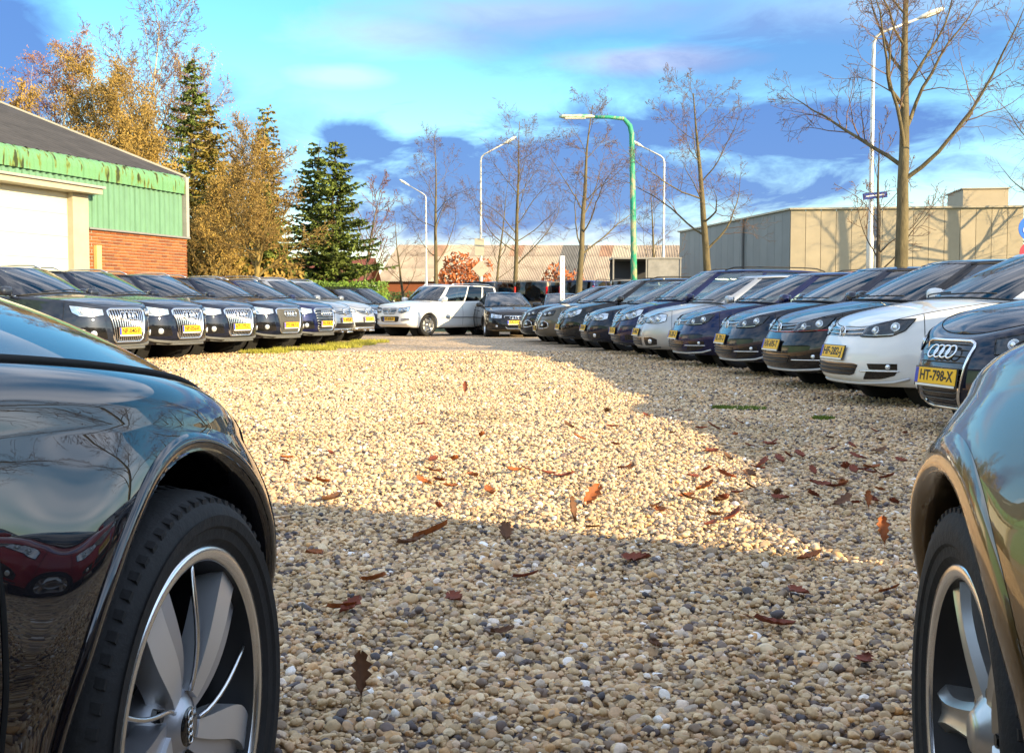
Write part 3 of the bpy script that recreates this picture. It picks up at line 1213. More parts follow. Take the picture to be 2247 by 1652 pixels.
        return pi

    def intake(s, top, bot, mirror=True, bars=2, both=False, frame=None, name='air_intake'):
        """both: a pair left and right; otherwise spans the middle"""
        if both:
            for sg in (1, -1):
                T = [(sg * a, z) for a, z in top]
                B = [(sg * a, z) for a, z in bot]
                pi = s.add(name, s.patch_mb(T, B, .003, 10, 5), 'gloss_black')
                if frame:
                    s.add('intake_frame', MB().tube(s.path(T + B[::-1], .006, 32), .009, 6, closed=True), frame, True, pi)
        else:
            T, B = s.mir(top), s.mir(bot)
            pi = s.add(name, s.patch_mb(T, B, .003, 24, 5), 'gloss_black')
            T2, B2 = s.poly(T, 31), s.poly(B, 31)
            for k in range(bars):
                w = (k + .5) / bars
                s.add('slat', MB().tube(s.path([B2[i].lerp(T2[i], w) for i in range(31)], .007, 22), .006, 5), 'black_plastic', True, pi)

    def fog(s, a, z, r=.045, m='lens'):
        for sg in (1, -1):
            M = s.frame_at(sg * a, z, .003)
            s.add('fog_light', MB().lathe([(r, 0), (r * .95, .012), (r * .6, .016), (0, .018)], 16, M), m)

    def strip(s, pts, r=.008, m='chrome', mirror=True, name='trim_strip', n=28, off=.006):
        s.add(name, MB().tube(s.path(s.mir(pts) if mirror else pts, off, n), r, 6), m)

    def badge(s, kind, z, size, off=.014):
        M = s.frame_at(0, z, off)
        b = MB()
        if kind == 'rings':
            r = size
            for k in range(4):
                cx = (k - 1.5) * r * 1.52
                b.tube([M @ Vector((cx + r * math.cos(2 * PI * q / 24), r * math.sin(2 * PI * q / 24), .004)) for q in range(24)], r * .15, 6, closed=True)
        elif kind == 'vw':
            r = size
            b.tube([M @ Vector((r * math.cos(2 * PI * q / 28), r * math.sin(2 * PI * q / 28), 0)) for q in range(28)], r * .11, 6, closed=True)
            L = lambda x, y: M @ Vector((x * r, y * r, .003))
            b.tube([L(-.36, .90), L(0, .12), L(.36, .90)], r * .085, 5)
            b.tube([L(-.82, .52), L(-.36, -.82), L(0, -.02), L(.36, -.82), L(.82, .52)], r * .085, 5)
            s.add('badge_backing', MB().lathe([(r, -.004), (r, .0), (0, .001)], 24, M), 'gloss_black')
        elif kind == 'star':
            r = size
            b.tube([M @ Vector((r * math.cos(2 * PI * q / 28), r * math.sin(2 * PI * q / 28), 0)) for q in range(28)], r * .11, 6, closed=True)
            for k in range(3):
                a = PI / 2 + 2 * PI * k / 3
                b.tube([M @ Vector((0, 0, .01)), M @ Vector((r * math.cos(a), r * math.sin(a), .003))], [r * .2, r * .04], 5)
        elif kind == 'diamond':
            r = size
            b.tube([M @ Vector(p) for p in ((0, r * 1.25, 0), (r * .85, 0, 0), (0, -r * 1.25, 0), (-r * .85, 0, 0))], r * .24, 5, closed=True)
        s.add('badge', b, 'chrome')

    def plate(s, txt, z, off=.012, tilt=0.0):
        s.plate_m = s.frame_at(0, z, off)
        s.plate_z = z
        if txt:
            s.plate_default = txt

    def tail(s, top, bot):
        for sg in (1, -1):
            s.add('tail_light', s.patch_mb([(sg * a, z) for a, z in top], [(sg * a, z) for a, z in bot], .006, 10, 6, rear=True), 'tail_red')


PLATE_BODY = MB().box((0, 0, 0), (.52, .112, .006), bev=.002).mesh('number_plate', 'plate_yellow')
PLATE_BAND = MB().box((-.238, 0, .0036), (.042, .108, .001)).mesh('blue_band', 'plate_blue')
PLATE_HOLD = MB().box((0, -.006, -.006), (.545, .14, .006), bev=.002).mesh('plate_holder', 'black_plastic')
PLATE_FOOT = MB().box((0, -.066, -.001), (.50, .016, .006), bev=.002).mesh('holder_strip', 'paper')


def place_car(model, x, y, heading, paint_name, label, cat='car', group=None, name='parked_car', plate=None, skip=(), z=0.0):
    """heading: direction the nose points, degrees from +X"""
    root = empty(name, (x, y, z), math.radians(heading))
    tag(root, label, cat, group)
    objs = []
    for nm, me, par, M, pt in model.parts:
        if nm in skip:
            objs.append(None)
            continue
        p = root if par is None else objs[par]
        o = ob(nm, me, p, matrix=M)
        if pt:
            o.material_slots[0].link = 'OBJECT'
            o.material_slots[0].material = MATS[paint_name]
        objs.append(o)
    if plate and hasattr(model, 'plate_m'):
        p = ob('number_plate', PLATE_BODY, root, matrix=model.plate_m)
        ob('plate_holder', PLATE_HOLD, p)
        ob('holder_strip', PLATE_FOOT, p)
        ob('blue_band', PLATE_BAND, p)
        me = TXT[plate]
        w = max(v.co.x for v in me.vertices) - min(v.co.x for v in me.vertices)
        ob('lettering', me, p, matrix=Matrix.Translation((.012, 0, .0035)) @ Matrix.Diagonal((.42 / w, .95, 1, 1)))
    return root


# ------------------------------------------------------------------ car models
paint('paint_black', (0.006, 0.007, 0.010), 0.2)
paint('paint_black_blue', (0.007, 0.011, 0.028), 0.3)
paint('paint_navy', (0.006, 0.010, 0.060), 0.4)
paint('paint_dark_grey', (0.014, 0.016, 0.022), 0.5)
paint('paint_slate', (0.022, 0.028, 0.045), 0.5)
paint('paint_white', (0.80, 0.80, 0.78), 0.0, 0.4, 0.05)
paint('paint_silver', (0.48, 0.49, 0.50), 0.7, 0.35)
paint('paint_taupe', (0.13, 0.11, 0.085), 0.6)
paint('paint_red', (0.36, 0.006, 0.010), 0.2)
paint('paint_bronze_reflect', (0.125, 0.072, 0.022), 0.8, 0.24, 0.07, 1.65)  # golden tone of sunlit gravel reflections put into the bronze base colour
paint('paint_mirror_black', (0.003, 0.003, 0.006), 0.0, 0.4, 0.008, 1.75)
paint('paint_beige', (0.55, 0.45, 0.34), 0.4)


def model_golf7(sport=False):
    c = Car(chrome_trim=False)
    gt = [(0, .708), (.25, .714), (.46, .732)]
    gb = [(0, .638), (.25, .640), (.42, .645)]
    c.grille(gt, gb, 2, False, None, .006, 'black_plastic' if sport else 'chrome', .005)
    if sport:
        c.strip([(0, .632), (.42, .640), (.95, .668)], .006, 'tail_red')
    c.headlight([(.43, .730), (.62, .760), (.82, .792), (1.00, .806)], [(.40, .640), (.60, .640), (.78, .652), (.90, .70)],
                True, ((.34, .48, .042), (.74, .55, .045)), [(.45, .652), (.62, .652), (.80, .666)] if not sport else [(.50, .655), (.62, .70), (.70, .70)])
    c.badge('vw', .672, .058)
    c.plate(None, .495)
    c.intake([(0, .40), (.40, .402), (.46, .39)], [(0, .285), (.34, .29), (.40, .305)], bars=3)
    c.intake([(.56, .405), (.84, .41)], [(.58, .355), (.84, .355)], both=True)
    c.fog(.76, .381, .022)
    c.intake([(.55, .335), (.70, .338), (.84, .340)], [(.50, .262), (.70, .272), (.82, .305)], both=True)
    c.strip([(.48, .338), (.86, .344)], .006, 'chrome', False)
    c.strip([(-.48, .338), (-.86, .344)], .006, 'chrome', False)
    c.strip([(0, .222), (.45, .226), (.80, .245), (.95, .28)], .014, 'silver_plastic')
    c.tail([(.52, .93), (.95, .95)], [(.52, .78), (.95, .80)])
    return c


def model_golf5():
    c = Car(zt=[(2.12, .74), (2.0, .785), (1.75, .845), (1.4, .90), (1.0, .95), (.5, .96), (-.6, .98), (-1.6, 1.01), (-2.1, 1.0)], xf=2.13, W=.88,
            zroof=[(.3, 1.40), (.1, 1.43), (-.4, 1.45), (-1.1, 1.43), (-1.9, 1.36)], spokes=7)
    c.grille([(0, .735), (.20, .742), (.42, .758)], [(0, .60), (.18, .60), (.30, .64)], 3, False, None, .006, 'chrome', .006)
    c.headlight([(.42, .755), (.60, .785), (.80, .80), (.92, .79)], [(.33, .655), (.5, .64), (.75, .64), (.90, .68)],
                False, ((.32, .48, .05), (.68, .5, .055)))
    c.badge('vw', .675, .06)
    c.plate(None, .49)
    c.intake([(0, .40), (.36, .40)], [(0, .265), (.36, .265)], bars=3)
    c.intake([(.44, .40), (.62, .41), (.74, .37)], [(.46, .265), (.62, .27), (.74, .285)], both=True)
    c.fog(.60, .335, .04)
    c.strip([(0, .215), (.45, .22), (.80, .24)], .012, 'black_plastic')
    c.tail([(.52, .93), (.95, .95)], [(.52, .78), (.95, .80)])
    return c


def model_mpv(tall=1.63, lights='soft'):
    c = Car(xf=2.20, xr=-2.19, axF=1.34, axR=-1.34, W=.897, wr=.315,
            zt=[(2.22, .78), (2.08, .83), (1.85, .89), (1.5, .96), (1.1, 1.015), (.6, 1.02), (-.6, 1.03), (-1.6, 1.06), (-2.2, 1.05)],
            xcb=1.36, xa=1.02, xd=-1.98, xrb=-2.12, xrf=.40, xrr=-1.95, yr=.66,
            zroof=[(.5, tall - .08), (.2, tall - .04), (-.4, tall - .02), (-1.3, tall - .03), (-2.1, tall - .08)],
            split=[('p', .04), ('g', .40), ('p', .43), ('g', .70), ('p', .73), ('g', .93), ('p', 1)], doors=(1.05, -.15, -1.05), rails=True)
    c.grille([(0, .765), (.2, .77), (.38, .79)], [(0, .60), (.16, .61), (.26, .65)], 3, False, None, .006, 'chrome', .008)
    c.headlight([(.38, .79), (.58, .84), (.80, .875), (.98, .88)], [(.30, .66), (.5, .665), (.75, .70), (.92, .77)], False, ((.35, .5, .052), (.7, .52, .05)))
    c.plate(None, .47)
    c.intake([(0, .40), (.45, .40)], [(0, .27), (.42, .27)], bars=2)
    c.intake([(.58, .40), (.82, .41)], [(.58, .30), (.80, .31)], both=True)
    c.strip([(0, .225), (.45, .23), (.8, .25)], .012, 'black_plastic')
    c.tail([(.60, 1.0), (.95, 1.02)], [(.60, .72), (.95, .74)])
    return c


def model_suv(vert=True, mesh=False):
    c = Car(xf=2.33, xr=-2.30, axF=1.40, axR=-1.40, W=.94, wr=.355, arch=.40, rimr=.235, tyrew=.235, aF=.92, nF=3.0, aR=.7,
            zt=[(2.35, .93), (2.2, .965), (1.95, 1.0), (1.5, 1.04), (1.1, 1.07), (.5, 1.08), (-.8, 1.10), (-1.8, 1.13), (-2.3, 1.10)],
            zb=[(2.35, .29), (1.8, .27), (1.0, .27), (-1.0, .27), (-2.3, .36)],
            insF=[(0, .17), (.07, .08), (.2, .02), (.4, 0), (.65, .01), (.85, .035), (1, .07)],
            xcb=1.28, xa=.92, xd=-1.75, xrb=-2.18, xrf=.34, xrr=-1.86, yr=.66, crownF=.075,
            zroof=[(.4, 1.50), (.1, 1.54), (-.5, 1.555), (-1.2, 1.53), (-2.0, 1.46)],
            split=[('p', .05), ('g', .42), ('p', .46), ('g', .78), ('p', .82), ('g', .95), ('p', 1)], doors=(.98, -.16, -1.02), rails='silver', chrome_trim=True, flare=.028)
    gt = [(0, .885), (.36, .885), (.43, .86)]
    gb = [(0, .385), (.28, .385), (.33, .42)]
    if mesh:
        c.grille(gt, gb, 22, False, 'chrome', .017, 'grey_plastic', .006, back='grey_plastic')
    elif vert:
        c.grille(gt, gb, 15, True, 'chrome', .016, 'chrome', .0075)
    else:
        c.grille(gt, gb, 8, False, 'chrome', .016, 'satin_alloy', .009)
    c.badge('rings', .775, .062, .022)
    c.plate(None, .545, .022)
    c.headlight([(.50, .885), (.70, .90), (.92, .93), (1.05, .94)], [(.50, .79), (.70, .765), (.88, .77), (1.0, .83)], False, ((.3, .45, .045), (.65, .5, .05)))
    c.intake([(.50, .60), (.80, .61), (.92, .60)], [(.45, .43), (.75, .42), (.88, .44)], both=True)
    c.fog(.68, .51, .05)
    c.strip([(0, .325), (.40, .325), (.75, .345), (.98, .39)], .030, 'grey_plastic', name='skid_plate')
    c.strip([(0, .285), (.40, .288), (.75, .305)], .022, 'grey_plastic', name='skid_plate')
    c.tail([(.45, 1.02), (.98, 1.05)], [(.45, .88), (.98, .90)])
    return c


def model_suv_round():
    c = Car(xf=2.27, xr=-2.25, axF=1.345, axR=-1.345, W=.925, wr=.35, arch=.395, rimr=.225, aF=.98, nF=2.7,
            zt=[(2.29, .90), (2.15, .94), (1.9, .99), (1.5, 1.045), (1.1, 1.08), (.5, 1.09), (-.8, 1.11), (-1.8, 1.13), (-2.3, 1.10)],
            zb=[(2.35, .32), (1.8, .28), (1.0, .27), (-1.0, .27), (-2.3, .36)],
            xcb=1.30, xa=.94, xd=-1.75, xrb=-2.15, xrf=.40, xrr=-1.86, yr=.67, crownF=.07,
            zroof=[(.4, 1.585), (.1, 1.63), (-.5, 1.65), (-1.2, 1.625), (-2.0, 1.56)],
            split=[('p', .05), ('g', .42), ('p', .46), ('g', .78), ('p', .82), ('g', .95), ('p', 1)], doors=(.98, -.16, -1.02), rails='silver')
    c.grille([(0, .83), (.3, .84), (.50, .86)], [(0, .735), (.25, .745), (.42, .785)], 2, False, None, .01, 'chrome', .010)
    c.badge('diamond', .79, .075, .02)
    c.headlight([(.55, .87), (.75, .91), (1.0, .95)], [(.52, .79), (.72, .79), (.95, .85)], False, ((.35, .5, .045), (.7, .5, .045)))
    c.plate(None, .60, .015)
    c.intake([(0, .51), (.60, .52)], [(0, .40), (.55, .40)], bars=2)
    c.intake([(.62, .53), (.80, .54)], [(.64, .42), (.80, .43)], both=True, frame='chrome')
    c.strip([(0, .37), (.45, .37), (.60, .34), (.45, .30), (0, .295)], .020, 'chrome', name='bumper_guard')
    c.strip([(.18, .30), (.18, .37)], .018, 'chrome', False, 'bumper_guard', 6)
    c.strip([(-.18, .30), (-.18, .37)], .018, 'chrome', False, 'bumper_guard', 6)
    c.tail([(.45, 1.02), (.98, 1.05)], [(.45, .88), (.98, .90)])
    return c


def model_boxy():
    c = Car(xf=2.26, xr=-2.27, axF=1.378, axR=-1.378, W=.92, wr=.36, arch=.40, rimr=.245, aF=.72, nF=3.4, aR=.5, nR=4.0, tyrew=.235,
            zt=[(2.28, .955), (2.15, .985), (1.9, 1.02), (1.5, 1.07), (1.1, 1.10), (.5, 1.11), (-.8, 1.13), (-1.8, 1.16), (-2.3, 1.12)],
            zb=[(2.35, .30), (1.8, .28), (1.0, .27), (-1.0, .27), (-2.3, .36)],
            insF=[(0, .16), (.1, .05), (.25, .01), (.5, 0), (.8, .01), (1, .04)],
            xcb=1.10, xa=.80, xd=-1.98, xrb=-2.20, xrf=.36, xrr=-1.98, yr=.70, crownF=.05, roofbow=.08, chrome_trim=False,
            zroof=[(.4, 1.60), (.1, 1.635), (-.5, 1.645), (-1.2, 1.64), (-2.1, 1.60)],
            split=[('p', .03), ('g', .40), ('p', .42), ('g', .70), ('p', .725), ('g', .96), ('p', 1)], doors=(.86, -.18, -1.02), rails='silver', privacy=True)
    c.grille([(0, .905), (.28, .905), (.36, .89)], [(0, .69), (.24, .70), (.30, .74)], 2, False, 'chrome', .010, 'satin_alloy', .016)
    c.badge('star', .80, .085, .02)
    c.headlight([(.42, .90), (.62, .915), (.85, .95)], [(.40, .76), (.58, .74), (.78, .79)], False, ((.3, .5, .05), (.68, .5, .045)))
    c.plate(None, .555, .015)
    c.intake([(0, .64), (.36, .64), (.44, .62)], [(0, .455), (.34, .46), (.40, .49)], bars=2)
    c.intake([(.52, .56), (.80, .58)], [(.52, .49), (.80, .51)], both=True)
    c.strip([(.50, .525), (.82, .545)], .014, 'chrome', False)
    c.strip([(-.50, .525), (-.82, .545)], .014, 'chrome', False)
    c.strip([(0, .39), (.45, .39), (.75, .41)], .022, 'silver_plastic', name='skid_plate')
    for sg in (1, -1):
        m = MB()
        pts = []
        for q in range(12):
            x = .85 - 1.75 * q / 11
            h = c.bvh.ray_cast(Vector((x, 3 * sg, .60)), Vector((0, -sg, 0)))
            pts.append(h[0] + Vector((0, sg * .006, .0)))
        m.tube(pts, .012, 6)
        c.add('door_strip', m, 'black_plastic')
    c.tail([(.55, 1.02), (.90, 1.04)], [(.55, .80), (.90, .82)])
    return c


def model_sedan():
    c = Car(xf=2.27, xr=-2.31, axF=1.32, axR=-1.32, W=.886, wr=.316, aF=.98, nF=2.8, aR=.8,
            zt=[(2.29, .70), (2.15, .745), (1.9, .80), (1.5, .86), (1.0, .915), (.5, .925), (-.8, .95), (-1.6, .98), (-2.35, .95)],
            xcb=1.08, xa=.76, xd=-1.28, xrb=-1.62, xrf=.08, xrr=-.95, yr=.57, crownF=.055,
            zroof=[(.1, 1.345), (-.2, 1.385), (-.6, 1.39), (-1.1, 1.33)],
            split=[('p', .05), ('g', .48), ('p', .52), ('g', .88), ('p', 1)], doors=(.88, -.22, -1.02), chrome_trim=True, seat='interior_beige')
    c.grille([(0, .655), (.33, .655), (.375, .64)], [(0, .275), (.26, .275), (.30, .30)], 7, False, 'chrome', .012, 'black_plastic', .005)
    c.badge('rings', .59, .055, .02)
    c.plate(None, .46, .02)
    c.headlight([(.45, .685), (.62, .70), (.90, .74)], [(.45, .58), (.62, .575), (.85, .60)], False, ((.3, .5, .042), (.68, .5, .04)))
    c.intake([(.46, .40), (.75, .41)], [(.44, .28), (.72, .29)], both=True)
    c.fog(.60, .345, .035)
    c.tail([(.45, .86), (.9, .88)], [(.45, .72), (.9, .74)])
    return c


def model_coupe():
    c = Car(xf=2.10, xr=-2.08, axF=1.25, axR=-1.25, W=.905, wr=.325, arch=.362, aF=1.05, nF=2.35, aR=.9, nR=2.6, roll=.10,
            zt=[(2.12, .715), (2.0, .76), (1.8, .815), (1.5, .875), (1.0, .93), (.5, .94), (-.6, .955), (-1.6, .97), (-2.1, .93)],
            insF=[(0, .12), (.06, .05), (.2, .01), (.4, 0), (.6, .008), (.8, .03), (1, .08)],
            xcb=1.06, xa=.72, xd=-1.55, xrb=-1.95, xrf=.12, xrr=-1.45, yr=.56, crownF=.075, flare=.030,
            zroof=[(.1, 1.33), (-.2, 1.365), (-.6, 1.37), (-1.5, 1.24)], split=[('p', .06), ('g', .62), ('p', .67), ('g', .86), ('p', 1)], doors=(.84, -.35, -.9), seat='interior_dark')
    c.grille([(0, .672), (.27, .672), (.315, .655)], [(0, .215), (.19, .215), (.225, .24)], 11, False, 'chrome', .012, 'grey_plastic', .0035)
    c.badge('rings', .585, .050, .022)
    c.plate(None, .425, .022)
    c.headlight([(.48, .69), (.66, .725), (.95, .79)], [(.50, .59), (.66, .60), (.90, .68)], True, ((.3, .5, .042), (.68, .5, .04)))
    c.intake([(.42, .40), (.70, .42)], [(.36, .24), (.64, .26)], both=True)
    c.fog(.56, .33, .03)
    c.tail([(.45, .86), (.9, .88)], [(.45, .72), (.9, .74)])
    return c


def model_hatch_chrome():
    c = Car(xf=2.20, xr=-2.05, axF=1.32, axR=-1.30, W=.90, aF=1.0, nF=2.6,
            zt=[(2.22, .80), (2.08, .84), (1.85, .89), (1.5, .94), (1.0, .985), (.5, .99), (-.6, 1.0), (-1.6, 1.03), (-2.1, 1.0)],
            zroof=[(.3, 1.42), (.1, 1.45), (-.4, 1.47), (-1.1, 1.45), (-1.9, 1.38)])
    c.grille([(0, .77), (.30, .77), (.36, .75)], [(0, .36), (.24, .36), (.28, .39)], 7, False, 'chrome', .014, 'black_plastic', .005)
    c.plate(None, .40, .02)
    c.headlight([(.44, .78), (.62, .80), (.95, .85)], [(.46, .70), (.62, .69), (.88, .73)], True, ((.3, .5, .045), (.68, .5, .04)))
    c.intake([(.46, .56), (.64, .575), (.74, .53)], [(.42, .40), (.6, .40), (.76, .43)], both=True, frame='chrome')
    c.fog(.56, .48, .03)
    c.tail([(.45, .93), (.9, .95)], [(.45, .78), (.9, .80)])
    return c


def model_van(h=1.95):
    c = Car(xf=2.25, xr=-2.20, axF=1.40, axR=-1.35, W=.93, wr=.33, aF=.9, nF=2.8, aR=.35, nR=5.0,
            zt=[(2.28, .86), (2.1, .93), (1.8, 1.02), (1.4, 1.10), (1.0, 1.14), (.5, 1.14), (-2.2, 1.14)],
            insR=[(0, .08), (.1, .03), (.35, 0), (.6, .01), (.85, .02), (1, .03)],
            xcb=1.62, xa=1.25, xd=-2.06, xrb=-2.17, xrf=.62, xrr=-2.04, yr=.76, roofbow=.1,
            zroof=[(.7, h - .14), (.3, h - .06), (-.4, h - .03), (-1.3, h - .03), (-2.2, h - .06)],
            split=[('p', .04), ('g', .34), ('p', .38), ('g', .62), ('p', .66), ('g', .92), ('p', 1)], doors=(1.25, .1, -.9), privacy=True, rails=True)
    c.grille([(0, .80), (.40, .82)], [(0, .68), (.36, .69)], 3, False, None, .01, 'chrome', .008)
    c.headlight([(.45, .84), (.62, .90), (.85, .97)], [(.43, .70), (.62, .70), (.80, .78)], False)
    c.plate(None, .50)
    c.tail([(.62, 1.10), (.86, 1.10)], [(.62, .72), (.86, .72)])
    # upright lamp clusters on the rear pillars
    for sg in (1, -1):
        G = c.G
        i = len(G) - 10
        m = MB().box((c.P['xd'] - .02, sg * (G[i, 4, 1] + .008), (G[i, 1, 2] + G[i, 6, 2]) / 2), (.12, .07, (G[i, 6, 2] - G[i, 1, 2])), bev=.02)
        c.add('tail_light', m, 'tail_red', False)
    return c


def model_tall_van():
    c = Car(xf=2.6, xr=-2.7, axF=1.7, axR=-1.75, W=.98, wr=.34, arch=.38, aF=.7, nF=3.4, aR=.3, nR=5.0,
            zt=[(2.63, .98), (2.45, 1.10), (2.2, 1.20), (1.8, 1.26), (1.0, 1.28), (.5, 1.28), (-2.7, 1.28)],
            insR=[(0, .08), (.1, .03), (.35, 0), (.6, .01), (.85, .02), (1, .03)],
            xcb=2.15, xa=1.85, xd=-2.58, xrb=-2.67, xrf=1.42, xrr=-2.55, yr=.88, roofbow=.08,
            zroof=[(1.5, 2.40), (1.1, 2.47), (-.4, 2.50), (-1.3, 2.50), (-2.7, 2.46)],
            split=[('p', .03), ('g', .22), ('p', 1)], doors=(1.6, .5, -.9))
    c.headlight([(.50, .92), (.70, 1.0), (.95, 1.08)], [(.50, .78), (.70, .80), (.90, .88)], False)
    c.tail([(.70, 1.20), (.92, 1.20)], [(.70, .80), (.92, .80)])
    return c


# ------------------------------------------------------------------ ground
def ground_material():
    m = bpy.data.materials.new('gravel_ground')
    m.use_nodes = True
    nt = m.node_tree
    b = nt.nodes['Principled BSDF']
    b.inputs['Roughness'].default_value = 0.85
    tc = nt.nodes.new('ShaderNodeTexCoord')
    vo = nt.nodes.new('ShaderNodeTexVoronoi')
    vo.inputs['Scale'].default_value = 26.0
    nt.links.new(tc.outputs['Object'], vo.inputs['Vector'])
    ra = nt.nodes.new('ShaderNodeValToRGB')
    cr = ra.color_ramp
    for p, c in GRAVEL_RAMP:
        e = cr.elements.new(p)
        e.color = (c[0], c[1], c[2], 1)
    cr.elements.remove(cr.elements[0])
    cr.elements.remove(cr.elements[-1])
    sp = nt.nodes.new('ShaderNodeSeparateColor')
    nt.links.new(vo.outputs['Color'], sp.inputs[0])
    nt.links.new(sp.outputs[0], ra.inputs[0])
    # darker dirt between the stones, large soft patches
    no = nt.nodes.new('ShaderNodeTexNoise')
    no.inputs['Scale'].default_value = 0.9
    no.inputs['Detail'].default_value = 6
    nt.links.new(tc.outputs['Object'], no.inputs['Vector'])
    mr = nt.nodes.new('ShaderNodeMapRange')
    mr.inputs[1].default_value = 0.35
    mr.inputs[2].default_value = 0.7
    mr.inputs[3].default_value = 0.78
    mr.inputs[4].default_value = 1.05
    nt.links.new(no.outputs['Fac'], mr.inputs[0])
    mu = nt.nodes.new('ShaderNodeMixRGB')
    mu.blend_type = 'MULTIPLY'
    mu.inputs[0].default_value = 1
    nt.links.new(ra.outputs[0], mu.inputs[1])
    nt.links.new(mr.outputs[0], mu.inputs[2])
    nt.links.new(mu.outputs[0], b.inputs['Base Color'])
    bu = nt.nodes.new('ShaderNodeBump')
    bu.inputs['Strength'].default_value = 1.0
    bu.inputs['Distance'].default_value = 0.03
    bu.invert = True
    nt.links.new(vo.outputs['Distance'], bu.inputs['Height'])
    nt.links.new(bu.outputs[0], b.inputs['Normal'])
    MATS['gravel_ground'] = m


GRAVEL_RAMP = [(0.0, (0.071, 0.067, 0.081)), (0.07, (0.158, 0.116, 0.105)), (0.15, (0.33, 0.238, 0.161)), (0.28, (0.515, 0.367, 0.209)), (0.45, (0.674, 0.483, 0.278)), (0.6, (0.803, 0.586, 0.346)), (0.72, (0.601, 0.386, 0.223)), (0.8, (0.86, 0.683, 0.444)), (0.9, (0.474, 0.386, 0.32)), (0.96, (0.718, 0.412, 0.161)), (1.0, (0.86, 0.798, 0.605))]
ground_material()
mat('grass_ground', (.06, .085, .02), .95, var=.5, scale=1.2, bump=.4, bscale=20)
mat('asphalt', (.06, .06, .062), .85, var=.25, scale=3.0, bump=.3, bscale=60)
mat('paving', (.30, .27, .24), .9, var=.2, scale=5)

g = mk_mesh('ground', [(-1200, -600, -.02), (1200, -600, -.02), (1200, 1500, -.02), (-1200, 1500, -.02)], [(0, 1, 2, 3)], False, None, 'grass_ground')
tag(ob('ground', g), kind='structure')
g = mk_mesh('gravel_yard', [(-26, -25, 0), (13, -25, 0), (9.5, 24, 0), (4.5, 44, 0), (-8, 44, 0), (-26, 33, 0)], [(0, 1, 2, 3, 4, 5)], False, None, 'gravel_ground')
tag(ob('gravel_yard', g), kind='structure')


def strip_poly(name, pts, w, z, material, kind='structure'):
    v = []
    for (x, y), (nx, ny) in pts:
        v.append((x - nx * w / 2, y - ny * w / 2, z))
        v.append((x + nx * w / 2, y + ny * w / 2, z))
    f = [(2 * i, 2 * i + 1, 2 * i + 3, 2 * i + 2) for i in range(len(pts) - 1)]
    return tag(ob(name, mk_mesh(name, v, f, False, None, material)), kind=kind)


RD = Vector((-.245, .97))
strip_poly('road', [((17 - .245 * t, 5 + .97 * t), (.97, .245)) for t in (-60, 0, 40, 90, 160)], 7.0, -.008, 'asphalt')
kb = MB()
for off in (-3.6, 3.6):
    a = Vector((17 + .97 * off + .245 * 40, 5 + .245 * off - .97 * 40, .03))
    b_ = Vector((17 + .97 * off - .245 * 130, 5 + .245 * off + .97 * 130, .03))
    R_ = Matrix.Rotation(math.atan2((b_ - a).y, (b_ - a).x), 3, 'Z')
    kb.box((a + b_) / 2, ((b_ - a).length, .14, .16), R_)
tag(kb.build('kerb', 'paving'), kind='structure')


